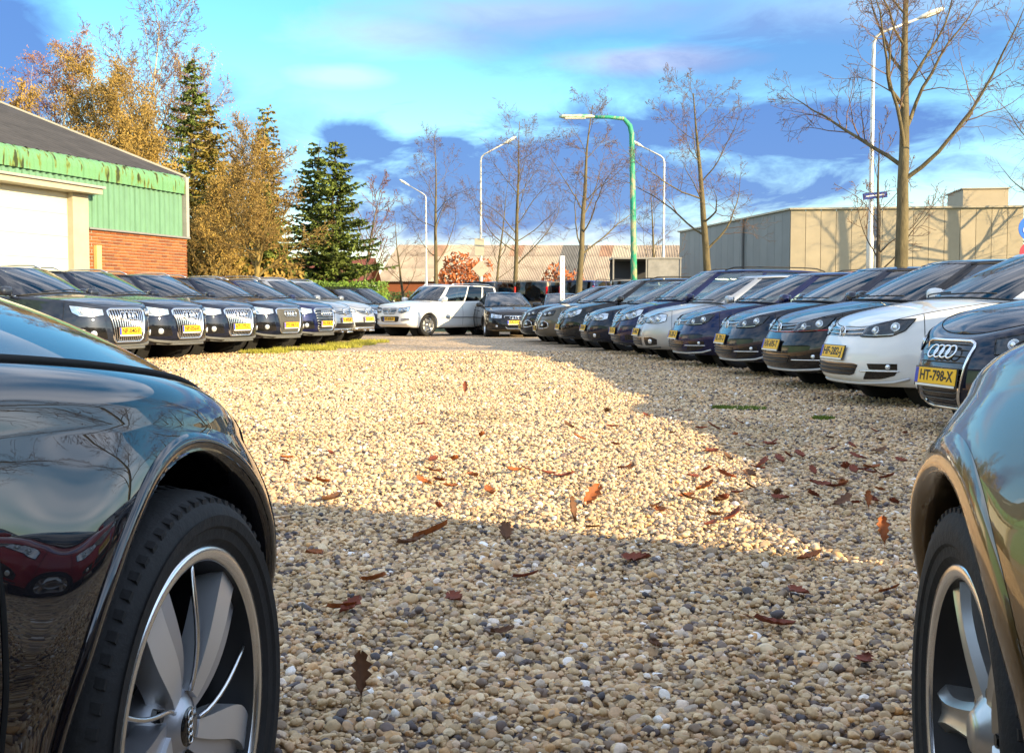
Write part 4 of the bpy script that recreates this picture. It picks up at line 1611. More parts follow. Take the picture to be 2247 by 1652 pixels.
# ------------------------------------------------------------------ loose gravel: tens of thousands of stones, one mass
def gravel():
    m = bpy.data.materials.new('pebble')
    m.use_nodes = True
    nt = m.node_tree
    b = nt.nodes['Principled BSDF']
    b.inputs['Roughness'].default_value = 0.62
    oi = nt.nodes.new('ShaderNodeObjectInfo')
    ra = nt.nodes.new('ShaderNodeValToRGB')
    for p, c in GRAVEL_RAMP:
        e = ra.color_ramp.elements.new(p)
        e.color = (c[0], c[1], c[2], 1)
    ra.color_ramp.elements.remove(ra.color_ramp.elements[0])
    ra.color_ramp.elements.remove(ra.color_ramp.elements[-1])
    nt.links.new(oi.outputs['Random'], ra.inputs[0])
    tc = nt.nodes.new('ShaderNodeTexCoord')
    no = nt.nodes.new('ShaderNodeTexNoise')
    no.inputs['Scale'].default_value = 2.2
    no.inputs['Detail'].default_value = 5
    nt.links.new(tc.outputs['Object'], no.inputs['Vector'])
    mr = nt.nodes.new('ShaderNodeMapRange')
    mr.inputs[3].default_value = 0.62
    mr.inputs[4].default_value = 1.35
    nt.links.new(no.outputs['Fac'], mr.inputs[0])
    mu = nt.nodes.new('ShaderNodeMixRGB')
    mu.blend_type = 'MULTIPLY'
    mu.inputs[0].default_value = 1
    nt.links.new(ra.outputs[0], mu.inputs[1])
    nt.links.new(mr.outputs[0], mu.inputs[2])
    geo = nt.nodes.new('ShaderNodeNewGeometry')
    n3 = nt.nodes.new('ShaderNodeTexNoise')
    n3.inputs['Scale'].default_value = 0.9
    n3.inputs['Detail'].default_value = 5
    n3.inputs['Roughness'].default_value = 0.7
    nt.links.new(geo.outputs['Position'], n3.inputs['Vector'])
    r3 = nt.nodes.new('ShaderNodeValToRGB')
    r3.color_ramp.elements[0].position = .30
    r3.color_ramp.elements[0].color = (.72, .71, .64, 1)
    r3.color_ramp.elements[1].position = .56
    r3.color_ramp.elements[1].color = (1.06, 1.04, 1.0, 1)
    nt.links.new(n3.outputs['Fac'], r3.inputs[0])
    m3 = nt.nodes.new('ShaderNodeMixRGB')
    m3.blend_type = 'MULTIPLY'
    m3.inputs[0].default_value = 1
    nt.links.new(mu.outputs[0], m3.inputs[1])
    nt.links.new(r3.outputs[0], m3.inputs[2])
    nt.links.new(m3.outputs[0], b.inputs['Base Color'])
    MATS['pebble'] = m
    stones = bpy.data.collections.new('pebble_shapes')
    rnd = random.Random(3)
    for k in range(9):
        bm = bmesh.new()
        bmesh.ops.create_icosphere(bm, subdivisions=2, radius=1.0)
        sx, sy, sz = rnd.uniform(.85, 1.3), rnd.uniform(.65, 1.0), rnd.uniform(.45, .75)
        dirs = [Vector((rnd.gauss(0, 1), rnd.gauss(0, 1), rnd.gauss(0, 1))).normalized() for _ in range(11)]
        cut = [rnd.uniform(.48, .85) for _ in dirs]
        for v in bm.verts:
            p = v.co.copy()
            for d, c in zip(dirs, cut):
                q = p.dot(d)
                if q > c:
                    p -= d * (q - c) * .95
            v.co = Vector((p.x * sx, p.y * sy, p.z * sz))
        me = bpy.data.meshes.new('pebble')
        bm.to_mesh(me)
        bm.free()
        me.polygons.foreach_set('use_smooth', [k % 3 > 0] * len(me.polygons))
        me.materials.append(m)
        stones.objects.link(bpy.data.objects.new('pebble', me))
    rs = np.random.RandomState(11)
    P_, S_ = [], []
    for (d0, d1, dens, r0, r1) in ((1.0, 4.0, 5400, .006, .020), (4.0, 7.0, 4200, .006, .019), (7.0, 11.0, 1900, .010, .021), (11.0, 16.0, 900, .013, .025), (16.0, 24.0, 300, .016, .028)):
        lo, hi = -.56, .56
        area = (hi - lo) * (d1 * d1 - d0 * d0) / 2
        n = int(area * dens)
        d = np.sqrt(rs.uniform(d0 * d0, d1 * d1, n))
        x = d * rs.uniform(lo, hi, n)
        # nothing shows under the two front cars' floors
        keep = ~(((x < -.75) & (d < 2.3)) | ((x > .95) & (d < 2.2)))
        x, d = x[keep], d[keep]
        n = len(x)
        u = rs.rand(n)
        s = r0 + (r1 - r0) * u ** 2.4
        big = rs.rand(n) < .03
        s = np.where(big, s * 1.45, s)
        z = rs.uniform(-.004, .012, n) + s * .25
        P_.append(np.stack([x, d, z], 1))
        S_.append(s)
    Pt, Sz = np.concatenate(P_), np.concatenate(S_)
    n = len(Pt)
    me = bpy.data.meshes.new('loose_gravel')
    me.vertices.add(n)
    me.vertices.foreach_set('co', Pt.ravel())
    at_ = me.attributes.new('size', 'FLOAT', 'POINT')
    at_.data.foreach_set('value', Sz)
    rot = np.stack([rs.uniform(-.5, .5, n), rs.uniform(-.5, .5, n), rs.uniform(0, 6.283, n)], 1)
    ar = me.attributes.new('turn', 'FLOAT_VECTOR', 'POINT')
    ar.data.foreach_set('vector', rot.ravel())
    o = ob('loose_gravel', me)
    tag(o, 'pale beige and grey pebbles covering the yard', 'gravel', kind='stuff')
    ng = bpy.data.node_groups.new('scatter', 'GeometryNodeTree')
    ng.interface.new_socket('Geometry', in_out='INPUT', socket_type='NodeSocketGeometry')
    ng.interface.new_socket('Geometry', in_out='OUTPUT', socket_type='NodeSocketGeometry')
    N = ng.nodes
    gi, go = N.new('NodeGroupInput'), N.new('NodeGroupOutput')
    ci = N.new('GeometryNodeCollectionInfo')
    ci.inputs['Collection'].default_value = stones
    ci.inputs['Separate Children'].default_value = True
    ci.inputs['Reset Children'].default_value = True
    ip = N.new('GeometryNodeInstanceOnPoints')
    ip.inputs['Pick Instance'].default_value = True
    a1 = N.new('GeometryNodeInputNamedAttribute')
    a1.data_type = 'FLOAT'
    a1.inputs['Name'].default_value = 'size'
    a2 = N.new('GeometryNodeInputNamedAttribute')
    a2.data_type = 'FLOAT_VECTOR'
    a2.inputs['Name'].default_value = 'turn'
    rv = N.new('FunctionNodeRandomValue')
    rv.data_type = 'INT'
    rv.inputs[4].default_value = 0
    rv.inputs[5].default_value = 8
    e2r = N.new('FunctionNodeEulerToRotation')
    m2p = N.new('GeometryNodeMeshToPoints')
    L = ng.links
    L.new(gi.outputs[0], m2p.inputs['Mesh'])
    L.new(m2p.outputs[0], ip.inputs['Points'])
    L.new(ci.outputs[0], ip.inputs['Instance'])
    L.new(rv.outputs[2], ip.inputs['Instance Index'])
    L.new(a1.outputs[0], ip.inputs['Scale'])
    L.new(a2.outputs[0], e2r.inputs[0])
    L.new(e2r.outputs[0], ip.inputs['Rotation'])
    L.new(ip.outputs[0], go.inputs[0])
    md = o.modifiers.new('scatter', 'NODES')
    md.node_group = ng
    return o


gravel()

# ------------------------------------------------------------------ green warehouse on the left
WO = Vector((-8.35, 30.0, 0))
WU = Vector((-.305, -.952, 0)).normalized()       # along the front, towards the camera
WNm = Vector((.952, -.305, 0)).normalized()       # out of the front


def wp(t, off, z):
    return WO + WU * t + WNm * off + Vector((0, 0, z))


def wbox(mb, t0, t1, o0, o1, z0, z1):
    c = wp((t0 + t1) / 2, (o0 + o1) / 2, (z0 + z1) / 2)
    R = Matrix((WU, WNm, Vector((0, 0, 1)))).transposed()
    return mb.box(c, (t1 - t0, o1 - o0, z1 - z0), R)


def green_material():
    m = mat('green_cladding', (.135, .275, .175), .45, var=.12, scale=2.5, coord='Generated')
    return m


def streak_material():
    """green eave sheet with dark moss streaks running down it"""
    m = bpy.data.materials.new('mossy_green')
    m.use_nodes = True
    nt = m.node_tree
    b = nt.nodes['Principled BSDF']
    b.inputs['Roughness'].default_value = .55
    tc = nt.nodes.new('ShaderNodeTexCoord')
    mp = nt.nodes.new('ShaderNodeMapping')
    mp.inputs['Scale'].default_value = (4.2, 4.2, .9)
    nt.links.new(tc.outputs['Object'], mp.inputs[0])
    no = nt.nodes.new('ShaderNodeTexNoise')
    no.inputs['Scale'].default_value = 1.6
    no.inputs['Detail'].default_value = 3
    nt.links.new(mp.outputs[0], no.inputs['Vector'])
    ra = nt.nodes.new('ShaderNodeValToRGB')
    e = ra.color_ramp.elements
    e[0].position, e[0].color = .54, (.125, .29, .14, 1)
    e[1].position, e[1].color = .62, (.03, .042, .006, 1)
    k = e.new(.585)
    k.color = (.15, .20, .035, 1)
    nt.links.new(no.outputs['Fac'], ra.inputs[0])
    nt.links.new(ra.outputs[0], b.inputs['Base Color'])
    MATS['mossy_green'] = m


green_material()
streak_material()
mat('brick_a', (.25, .075, .02), .85, var=.2, scale=14, bump=.2)
mat('brick_b', (.30, .10, .026), .85, var=.2, scale=14, bump=.2)
mat('brick_c', (.19, .055, .018), .85, var=.2, scale=14, bump=.2)
mat('mortar', (.30, .26, .19), .95, var=.15, scale=20)
mat('door_white', (.62, .60, .49), .5, var=.03, scale=1.0)
mat('cream_trim', (.42, .38, .28), .6, var=.08, scale=3)
mat('roof_sheet', (.05, .046, .045), .9, var=.3, scale=1.5, bump=.2, bscale=12)
mat('grey_metal', (.22, .22, .215), .5, var=.1, scale=3)
mat('lintel', (.34, .33, .30), .7, var=.15, scale=3)
mat('yellow_box', (.70, .56, .20), .5)

wh = empty('warehouse', WO)
tag(wh, 'green corrugated metal warehouse with brick base and big white roller door', 'warehouse')


def wpart(name, mb, material, parent=wh, smooth=False):
    o = mb.build(name, material, parent, smooth)
    o.matrix_parent_inverse = Matrix.Translation(-WO)
    return o


def corrugated(mb, t0, t1, rows, pitch=.20, depth=.035):
    """rows: list of (offset, z) from bottom to top; trapezoid ribs"""
    ts, os_ = [], []
    t = t0
    while t < t1 - 1e-6:
        for (dt, d) in ((0, 0), (.42, 0), (.52, 1), (.90, 1)):
            tt = t + dt * pitch
            if tt <= t1 + 1e-6:
                ts.append(tt)
                os_.append(d * depth)
        t += pitch
    ts.append(t1)
    os_.append(0)
    n = len(ts)
    v = []
    for (o0, z) in rows:
        for q in range(n):
            v.append(wp(ts[q], o0 + os_[q], z))
    f = []
    for r in range(len(rows) - 1):
        for q in range(n - 1):
            f.append((r * n + q, (r + 1) * n + q, (r + 1) * n + q + 1, r * n + q + 1))
    mb.add(v, f)


# inner shell
sh = MB()
wbox(sh, 0.05, 30, -13, -.12, 0, 3.9)
wpart('wall', sh, 'grey_metal')
# brick base: mortar bed, then each brick
bed = MB()
wbox(bed, .02, 3.90, -.12, -.012, 0, 2.665)
wpart('mortar_bed', bed, 'mortar')
brick_me = {}
for bm_ in ('brick_a', 'brick_b', 'brick_c'):
    brick_me[bm_] = MB().box((0, 0, 0), (.208, .10, .058), bev=.004).mesh('brick', bm_)
    brick_me[bm_ + 'h'] = MB().box((0, 0, 0), (.098, .10, .058), bev=.004).mesh('brick', bm_)
R3 = Matrix((WU, WNm, Vector((0, 0, 1)))).transposed()
rest = {k: MB() for k in ('brick_a', 'brick_b', 'brick_c')}
for row in range(36):
    z = 2.665 - .036 - row * .0735
    if z < .03:
        break
    t = .0
    first = row % 2
    while t < 3.90:
        half = first
        first = 0
        w = .098 if half else .208
        if t + w > 3.91:
            w = 3.91 - t
            if w < .05:
                break
            half = 1 if w < .15 else 0
        key = random.choice(('brick_a', 'brick_a', 'brick_b', 'brick_b', 'brick_c'))
        M = Matrix.Translation(wp(t + w / 2, -.05 + random.uniform(-.002, .003), z)) @ R3.to_4x4()
        if row < 16:
            o = ob('brick', brick_me[key + ('h' if half else '')], wh)
            o.matrix_parent_inverse = Matrix.Translation(-WO)
            o.matrix_basis = M
        else:
            rest[key].box(M.translation, (w, .10, .058), R3)
        t += w + .0135
for k, v in rest.items():
    tag(wpart('brick_course', v, k), kind='stuff')
# ledge over the bricks
lg = MB()
wbox(lg, -.06, 3.92, -.1, .07, 2.672, 2.715)
wpart('ledge', lg, 'grey_metal')
# corrugated sheets, each about a metre wide
t = .10
while t < 3.9:
    t1 = min(t + 1.0, 3.92)
    c = MB()
    corrugated(c, t, t1 - .004, [(-.06, 2.717), (-.06, 3.90)])
    wpart('cladding_sheet', c, 'green_cladding')
    t = t1
t = 3.92
while t < 30:
    t1 = min(t + 1.0, 30)
    c = MB()
    corrugated(c, t, t1 - .004, [(-.06, 3.50 if t < 10.2 else .6), (-.06, 3.90)])
    wpart('cladding_sheet', c, 'green_cladding')
    t = t1
# rounded eave sheets
prof = [(.02, 3.80), (.03, 4.02)] + [(.03 - .26 * (1 - math.cos(a)), 4.02 + .26 * math.sin(a)) for a in (PI / 12 * k for k in range(1, 6))]
t = .06
while t < 30:
    t1 = min(t + 1.0, 30)
    c = MB()
    corrugated(c, t, t1 - .004, prof, .20, .030)
    wpart('eave_sheet', c, 'mossy_green', smooth=False)
    t = t1
# corner flashing
cf = MB()
wbox(cf, -.05, .075, -.16, .05, 2.72, 4.24)
wpart('corner_flashing', cf, 'lintel')
# roller door of horizontal sections, jamb, canopy
for k in range(7):
    d = MB()
    wbox(d, 4.46, 9.9, -.13, -.10 + .004 * (k % 2), .02 + k * .49, .02 + (k + 1) * .49 - .006)
    wpart('door_section', d, 'door_white')
j = MB()
wbox(j, 3.93, 4.46, -.14, .05, 0, 3.44)
wpart('door_jamb', j, 'cream_trim')
j = MB()
wbox(j, 9.9, 10.2, -.14, .05, 0, 3.44)
wpart('door_jamb', j, 'cream_trim')
cn = MB()
wbox(cn, 3.80, 10.4, -.12, .34, 3.44, 3.56)
wpart('canopy', cn, 'cream_trim')
cn = MB()
wbox(cn, 3.76, 10.44, -.06, .40, 3.563, 3.615)
wpart('canopy_cap', cn, 'lintel')
bx = MB()
wbox(bx, 3.55, 3.72, .006, .09, 1.78, 2.32)
wpart('meter_box', bx, 'yellow_box')
# roof: two slopes of corrugated sheets
for k in range(15):
    t0, t1 = -.12 + k * 2.02, -.12 + (k + 1) * 2.02
    rf = MB()
    n = 24
    v, f = [], []
    for q in range(n + 1):
        tt = t0 + (t1 - t0) * q / n
        w = .022 * math.sin(q * PI / 2)
        for (o_, z_) in ((-.12, 4.24), (-2.1, 4.998), (-4.2, 5.80), (-6.3, 6.60), (-12.6, 4.24)):
            v.append(wp(tt, o_, z_ + w + .02))
    for q in range(n):
        for r in range(4):
            f.append((q * 5 + r, (q + 1) * 5 + r, (q + 1) * 5 + r + 1, q * 5 + r + 1))
    rf.add(v, f)
    wpart('roof_panel', rf, 'roof_sheet', smooth=True)
vg = MB()
vg.tube([wp(-.14, -.12, 4.27), wp(-.14, -6.3, 6.63)], .05, 6)
wpart('verge', vg, 'cream_trim')
gb = MB()
gb.add([wp(0.0, -.13, 3.9), wp(0, -.13, 4.2), wp(0, -6.3, 6.56), wp(0, -12.6, 4.2), wp(0, -12.6, 3.9)], [(0, 1, 2, 3, 4)])
wpart('gable', gb, 'grey_metal')
# roof lights strips
for (s0, tt) in ((3.0, 4.2), (5.2, 8.0)):
    sk = MB()
    sk.add([wp(tt, -s0, 4.24 + (s0 - .12) * .382 + .06), wp(tt + .55, -s0, 4.24 + (s0 - .12) * .382 + .06), wp(tt + .55, -s0 - 1.8, 4.24 + (s0 + 1.68) * .382 + .06), wp(tt, -s0 - 1.8, 4.24 + (s0 + 1.68) * .382 + .06)], [(0, 1, 2, 3)])
    wpart('roof_light', sk, 'cream_trim')

# white cabinet at the far corner of the warehouse
cab = MB().box((0, 0, .40), (.55, .35, .8), bev=.02)
o = cab.build('air_unit', 'white_trim', None, loc=(-8.25, 30.9, .85), rot=(0, 0, .3))
tag(o, 'small white air unit fixed by the warehouse corner', 'air unit')

# ------------------------------------------------------------------ flat-roofed industrial building on the right
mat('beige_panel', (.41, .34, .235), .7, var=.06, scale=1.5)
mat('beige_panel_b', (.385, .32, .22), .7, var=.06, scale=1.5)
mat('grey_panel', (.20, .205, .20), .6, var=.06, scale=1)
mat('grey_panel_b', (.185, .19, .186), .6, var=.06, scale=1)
mat('parapet', (.42, .36, .26), .6)
C0 = Vector((14.3, 60.0, 0))
C1 = Vector((25.6, 58.5, 0))
C2 = Vector((11.2, 78.0, 0))
HB = 5.92
fb = empty('flat_roof_building', C0)
tag(fb, 'low flat roofed industrial building with beige front panels and grey side', 'building')


def fpart(name, mb, material):
    o = mb.build(name, material, fb)
    o.matrix_parent_inverse = Matrix.Translation(-C0)
    return o


def panels(a, b, n, h, m1, m2, name, out, parent_fn, th=.08):
    d = (b - a) / n
    ang = math.atan2(d.y, d.x)
    R = Matrix.Rotation(ang, 3, 'Z')
    for k in range(n):
        c = a + d * (k + .5)
        mb = MB().box((c.x - out.x * th / 2, c.y - out.y * th / 2, h / 2), (d.length - .022, th, h), R)
        parent_fn(name, mb, m1 if k % 2 else m2)


core = MB()
back = (C2 - C0)
nrm_front = Vector(((C1 - C0).y, -(C1 - C0).x, 0)).normalized()
nrm_side = Vector((-(C2 - C0).y, (C2 - C0).x, 0)).normalized()
q = [C0 - nrm_front * .06 - nrm_side * .06, C1 - nrm_front * .06, C1 + back, C2 - nrm_side * .06]
core.add([(p.x, p.y, 0) for p in q] + [(p.x, p.y, HB - .08) for p in q], [(0, 1, 5, 4), (1, 2, 6, 5), (2, 3, 7, 6), (3, 0, 4, 7), (4, 5, 6, 7)])
fpart('wall', core, 'gap')
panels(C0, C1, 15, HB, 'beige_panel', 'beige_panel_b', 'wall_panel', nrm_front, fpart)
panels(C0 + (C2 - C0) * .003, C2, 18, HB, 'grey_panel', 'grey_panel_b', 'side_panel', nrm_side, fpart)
cap = MB()
for a, b in ((C0, C1), (C0, C2)):
    d = b - a
    cap.box(((a.x + b.x) / 2, (a.y + b.y) / 2, HB + .05), (d.length + .1, .26, .09), Matrix.Rotation(math.atan2(d.y, d.x), 3, 'Z'))
fpart('parapet_cap', cap, 'parapet')
dp = MB().tube([C0 + (C2 - C0) * .36 + nrm_side * .1 + Vector((0, 0, .1)), C0 + (C2 - C0) * .36 + nrm_side * .1 + Vector((0, 0, HB))], .09, 8)
fpart('downpipe', dp, 'grey_metal')
b0 = Vector((23.55, 60.4, HB))
bb = MB().box((b0.x + 1.05, b0.y + 1.5, HB + .55), (2.25, 3.2, 1.1), Matrix.Rotation(-.12, 3, 'Z'))
fpart('roof_box', bb, 'beige_panel')
bb = MB().box((b0.x + 1.05, b0.y + 1.5, HB + 1.13), (2.4, 3.35, .06), Matrix.Rotation(-.12, 3, 'Z'))
fpart('roof_box_cap', bb, 'parapet')

# ------------------------------------------------------------------ old barn with a big corrugated roof
mat('asbestos_a', (.34, .275, .215), .9, var=.25, scale=.8, bump=.1)
mat('asbestos_b', (.39, .32, .245), .9, var=.25, scale=.8)
mat('asbestos_rust', (.35, .215, .145), .9, var=.35, scale=1.6)
mat('asbestos_light', (.46, .41, .31), .8, var=.1, scale=2)
mat('asbestos_dark', (.15, .145, .135), .9, var=.2, scale=1)
bn = empty('barn', (-10, 88, 0))
tag(bn, 'long old barn with weathered patchy corrugated roof behind the street trees', 'barn')
BE, BR = Vector((-10.3, 88, 2.9)), Vector((-9.2, 94.5, 5.95))     # eave and ridge at the left end
BD = Vector((1.0, .03, 0))                                        # along the building
up = (BR - BE) - BD * (BR - BE).dot(BD)
skew = (BR - BE)
bme = {}
for mname in ('asbestos_a', 'asbestos_b', 'asbestos_rust', 'asbestos_light', 'asbestos_dark'):
    c = MB()
    n = 16
    v, f = [], []
    L3 = skew / 3
    for q in range(n + 1):
        w = .035 * math.cos(q * PI)
        p = BD * (1.04 * q / n) + Vector((0, -.3 * w, w))
        v += [p, p + L3 * 1.02 + Vector((0, 0, .02))]
    for q in range(n):
        f.append((2 * q, 2 * q + 2, 2 * q + 3, 2 * q + 1))
    c.add(v, f)
    bme[mname] = c.mesh('roof_sheet', mname, False)
rb = random.Random(5)
for k in range(40):
    strip = 'asbestos_light' if k in (4, 5, 17, 18, 28) else ('asbestos_dark' if k in (13, 14) else None)
    for r in range(3):
        mname = strip or rb.choice(['asbestos_a', 'asbestos_b', 'asbestos_a', 'asbestos_rust' if (r == 2 or k > 22) else 'asbestos_b'])
        o = ob('roof_sheet', bme[mname], bn)
        o.matrix_parent_inverse = Matrix.Translation((10, -88, 0))
        o.location = BE + BD * (1.03 * k) + skew / 3 * r + Vector((0, 0, .012 * r))
w_ = MB()
e2 = BE + BD * 41
w_.add([(BE.x + .2, BE.y + .4, 0), (e2.x, e2.y + .4, 0), (e2.x, e2.y + .4, 2.95), (BE.x + .2, BE.y + .4, 2.95)], [(0, 1, 2, 3)])
w_.add([(BE.x + .2, BE.y + .4, 0), (BE.x + .2, BE.y + .4, 2.95), (BR.x, BR.y, 5.9), (BR.x, BR.y + 7, 2.9), (BR.x, BR.y + 7, 0)], [(0, 1, 2, 3, 4)])
o = w_.build('wall', 'brick_c', bn)
o.matrix_parent_inverse = Matrix.Translation((10, -88, 0))

# ------------------------------------------------------------------ house with a red tiled roof behind the conifers
mat('red_tiles', (.19, .05, .028), .8, var=.3, scale=6, bump=.3, stretch=(1, 1, 4))
mat('render_white', (.70, .66, .58), .8, var=.06, scale=2)
hs_ = empty('house', (-19.3, 76, 0))
tag(hs_, 'low house with red tiled roof half hidden behind the conifers', 'house')


def hpart(name, mb, m):
    o = mb.build(name, m, hs_)
    return o


hpart('wall', MB().box((3, 3.5, 1.3), (13, 7, 2.6)), 'render_white')
rf = MB()
rf.add([(-4, -.5, 2.55), (10, -.5, 2.55), (10, 3.5, 4.3), (-4, 3.5, 4.3), (-4, 7.5, 2.55), (10, 7.5, 2.55)], [(0, 1, 2, 3), (3, 2, 5, 4)])
hpart('roof', rf, 'red_tiles')
for x in (-2, 1, 4, 7):
    hpart('window', MB().box((x, -.02, 1.5), (1.2, .06, 1.1)), 'gloss_black')


# ------------------------------------------------------------------ trees and shrubs
mat('bark', (.125, .10, .05), .9, var=.45, scale=7, bump=.6, bscale=30, stretch=(1, 1, .3))
mat('bark_dark', (.07, .055, .035), .9, var=.4, scale=7, bump=.4)
mat('bark_gold', (.25, .185, .06), .9, var=.3, scale=7, bump=.3)
mat('birch_bark', (.62, .55, .42), .8, col2=(.30, .23, .12), scale=3.0)
mat('twig', (.155, .095, .06), .9)
mat('twig_red', (.19, .085, .06), .9)
mat('twig_gold', (.25, .16, .045), .9)
mat('bud_gold', (.28, .18, .035), .8, var=.5, scale=.9)
mat('bud_red', (.30, .15, .06), .8, var=.35, scale=1.2)
mat('needle', (.125, .165, .025), .7, var=.6, scale=.9)
mat('needle_gold', (.23, .175, .025), .7, var=.45, scale=.9)
mat('hedge_leaf', (.13, .22, .02), .6, var=.5, scale=2.5)
mat('hedge_dark', (.05, .09, .015), .7, var=.5, scale=2.5)
mat('beech_leaf', (.36, .10, .025), .7, var=.45, scale=3)


def grow(rng, p, d, L, r, lvl, maxl, out, cfg):
    nseg = max(2, cfg['seg'][lvl])
    pts, rad, dirs = [p.copy()], [r], [d.copy()]
    for i in range(nseg):
        j = cfg['jit'][lvl]
        d = d + Vector((rng.gauss(0, j), rng.gauss(0, j), rng.gauss(0, j))) + Vector((0, 0, cfg['trop'][lvl]))
        d.normalize()
        p = p + d * (L / nseg)
        t = (i + 1) / nseg
        pts.append(p.copy())
        rad.append(max(r * (1 - t) ** .8, cfg['rmin'] if lvl else r * .12))
        dirs.append(d.copy())
    out.append((pts, rad, lvl))
    if lvl >= maxl:
        return
    n = cfg['n'][lvl]
    n = max(1, int(n * rng.uniform(.8, 1.2)))
    s0 = cfg['start'][lvl]
    for k in range(n):
        t = s0 + (1 - s0) * ((k + rng.random()) / n)
        t = min(t, .98)
        i = int(t * nseg)
        w = t * nseg - i
        q = pts[i].lerp(pts[i + 1], w)
        rr = rad[i] * (1 - w) + rad[i + 1] * w
        dd = dirs[i + 1]
        ang = math.radians(rng.uniform(*cfg['ang'][lvl]))
        az = (k * 2.4 + rng.uniform(-.6, .6)) if lvl == 0 else rng.uniform(0, 2 * PI)
        o = dd.orthogonal().normalized()
        if lvl == 0:
            o = Vector((math.cos(az), math.sin(az), 0))
            o = (o - dd * o.dot(dd)).normalized()
        else:
            o = Matrix.Rotation(az, 3, dd) @ o
        cd = (dd * math.cos(ang) + o * math.sin(ang)).normalized()
        cl = L * cfg['ratio'][lvl] * (1.15 - .75 * (t - s0) / (1 - s0 + 1e-6)) * rng.uniform(.75, 1.15)
        cr = max(rr * cfg['rr'][lvl], cfg['rmin'])
        grow(rng, q, cd, cl, cr, lvl + 1, maxl, out, cfg)


STREET = dict(seg=[16, 10, 7, 4, 3], jit=[.025, .12, .18, .22, .28], trop=[.02, .065, .04, .03, .02], n=[16, 11, 6, 3], start=[.31, .18, .12, .1],
              ang=[(38, 66), (30, 62), (30, 65), (30, 60)], ratio=[.38, .42, .48, .5], rr=[.34, .45, .5, .6], rmin=.0042)
FINE = dict(seg=[12, 8, 5, 4, 3], jit=[.06, .12, .18, .22, .25], trop=[.03, .09, .06, .02, .0], n=[24, 10, 7, 4], start=[.18, .15, .1, .1],
            ang=[(25, 55), (25, 55), (30, 60), (30, 60)], ratio=[.45, .42, .42, .5], rr=[.5, .5, .55, .6], rmin=.008)


def tree(name, x, y, h, r, seed, label, cfg=STREET, bark='bark', twig='twig', lean=(0, 0), maxl=4, buds=None, bud_n=0, bud_s=.08, group=None, low=0, cat='tree'):
    rng = random.Random(seed)
    out = []
    d = Vector((lean[0], lean[1], 1)).normalized()
    grow(rng, Vector((0, 0, -.1)), d, h, r, 0, maxl, out, cfg)
    tr, cr = MB(), MB()
    tips = []
    for pts, rad, lvl in out:
        if lvl <= 1:
            tr.tube(pts, rad, 9 if lvl == 0 else 6, caps=False)
        else:
            cr.tube(pts, rad, 3, caps=False)
            if lvl >= 3:
                tips.append(pts)
    # knobbly trunk
    root = empty(name, (x, y, 0), 0)
    tag(root, label, cat, group)
    tr.build('trunk', bark, root, True)
    cr.build('crown', twig, root, True)
    if buds:
        lf = MB()
        n = 0
        while n < bud_n:
            pts = rng.choice(tips)
            a = rng.choice(pts)
            p = a + Vector((rng.gauss(0, .14), rng.gauss(0, .14), rng.gauss(0, .14)))
            u = Vector((rng.gauss(0, 1), rng.gauss(0, 1), rng.gauss(0, 1))).normalized() * bud_s * rng.uniform(.5, 1.2)
            w = u.orthogonal().normalized() * bud_s * .35
            k = len(lf.v)
            lf.v += [tuple(p - u), tuple(p + w), tuple(p + u), tuple(p - w)]
            lf.f.append((k, k + 1, k + 2, k + 3))
            n += 1
        tag(lf.build('leaves', buds, root), kind='stuff')
    return root


def spruce(name, x, y, h, w, seed, label, material='needle', bare=0.12, dens=1.0, trunk='bark_dark', sparse=0.0, group=None):
    rng = random.Random(seed)
    root = empty(name, (x, y, 0))
    tag(root, label, 'tree', group)
    tr, lf = MB(), MB()
    tr.tube([(rng.gauss(0, .02) * k, rng.gauss(0, .02) * k, h * k / 8) for k in range(9)], [.16 * h / 9 * (1 - k / 8.4) for k in range(9)], 8, caps=False)
    z = h * bare
    while z < h * .985:
        t = (z - h * bare) / (h * (1 - bare))
        L = w * (1 - t) ** .8 * min(1, .55 + 1.8 * t) * rng.uniform(.75, 1.1) + .12
        nb = max(5, int(12 * (1 - t * .4)))
        for k in range(nb):
            if rng.random() < sparse:
                continue
            az = 2 * PI * k / nb + rng.uniform(-.3, .3)
            z_ = z + rng.uniform(-.22, .22) * h / 9
            Lb = L * rng.uniform(.45, 1.2)
            dr = Vector((math.cos(az), math.sin(az), 0))
            pts = []
            droop = rng.uniform(.0, .5)
            for q in range(6):
                s = q / 5
                pts.append(Vector((0, 0, z_)) + dr * Lb * s + Vector((0, 0, -droop * Lb * s + .30 * Lb * s * s)))
            tr.tube(pts, [.022 * (1 - q / 5.5) + .004 for q in range(6)], 3, caps=False)
            m = max(8, int(Lb * 42 * dens))
            for q in range(m):
                s = .15 + .85 * rng.random()
                i = min(4, int(s * 5))
                c = pts[i].lerp(pts[i + 1], s * 5 - i)
                side = Vector((-dr.y, dr.x, 0)) * rng.choice((-1, 1))
                u = (dr * rng.uniform(.2, .9) + side * rng.uniform(.2, 1.0) + Vector((0, 0, rng.uniform(-.9, .15)))).normalized() * rng.uniform(.08, .22)
                n_ = u.cross(Vector((rng.gauss(0, 1), rng.gauss(0, 1), 1))).normalized() * rng.uniform(.022, .05)
                kk = len(lf.v)
                lf.v += [tuple(c - n_ * .6), tuple(c + u * .5 - n_), tuple(c + u), tuple(c + u * .5 + n_), tuple(c + n_ * .6)]
                lf.f.append((kk, kk + 1, kk + 2, kk + 3, kk + 4))
        z += rng.uniform(.16, .30) * (h / 9)
    tr.build('trunk', trunk, root, True)
    tag(lf.build('crown', material, root), kind='stuff')
    return root


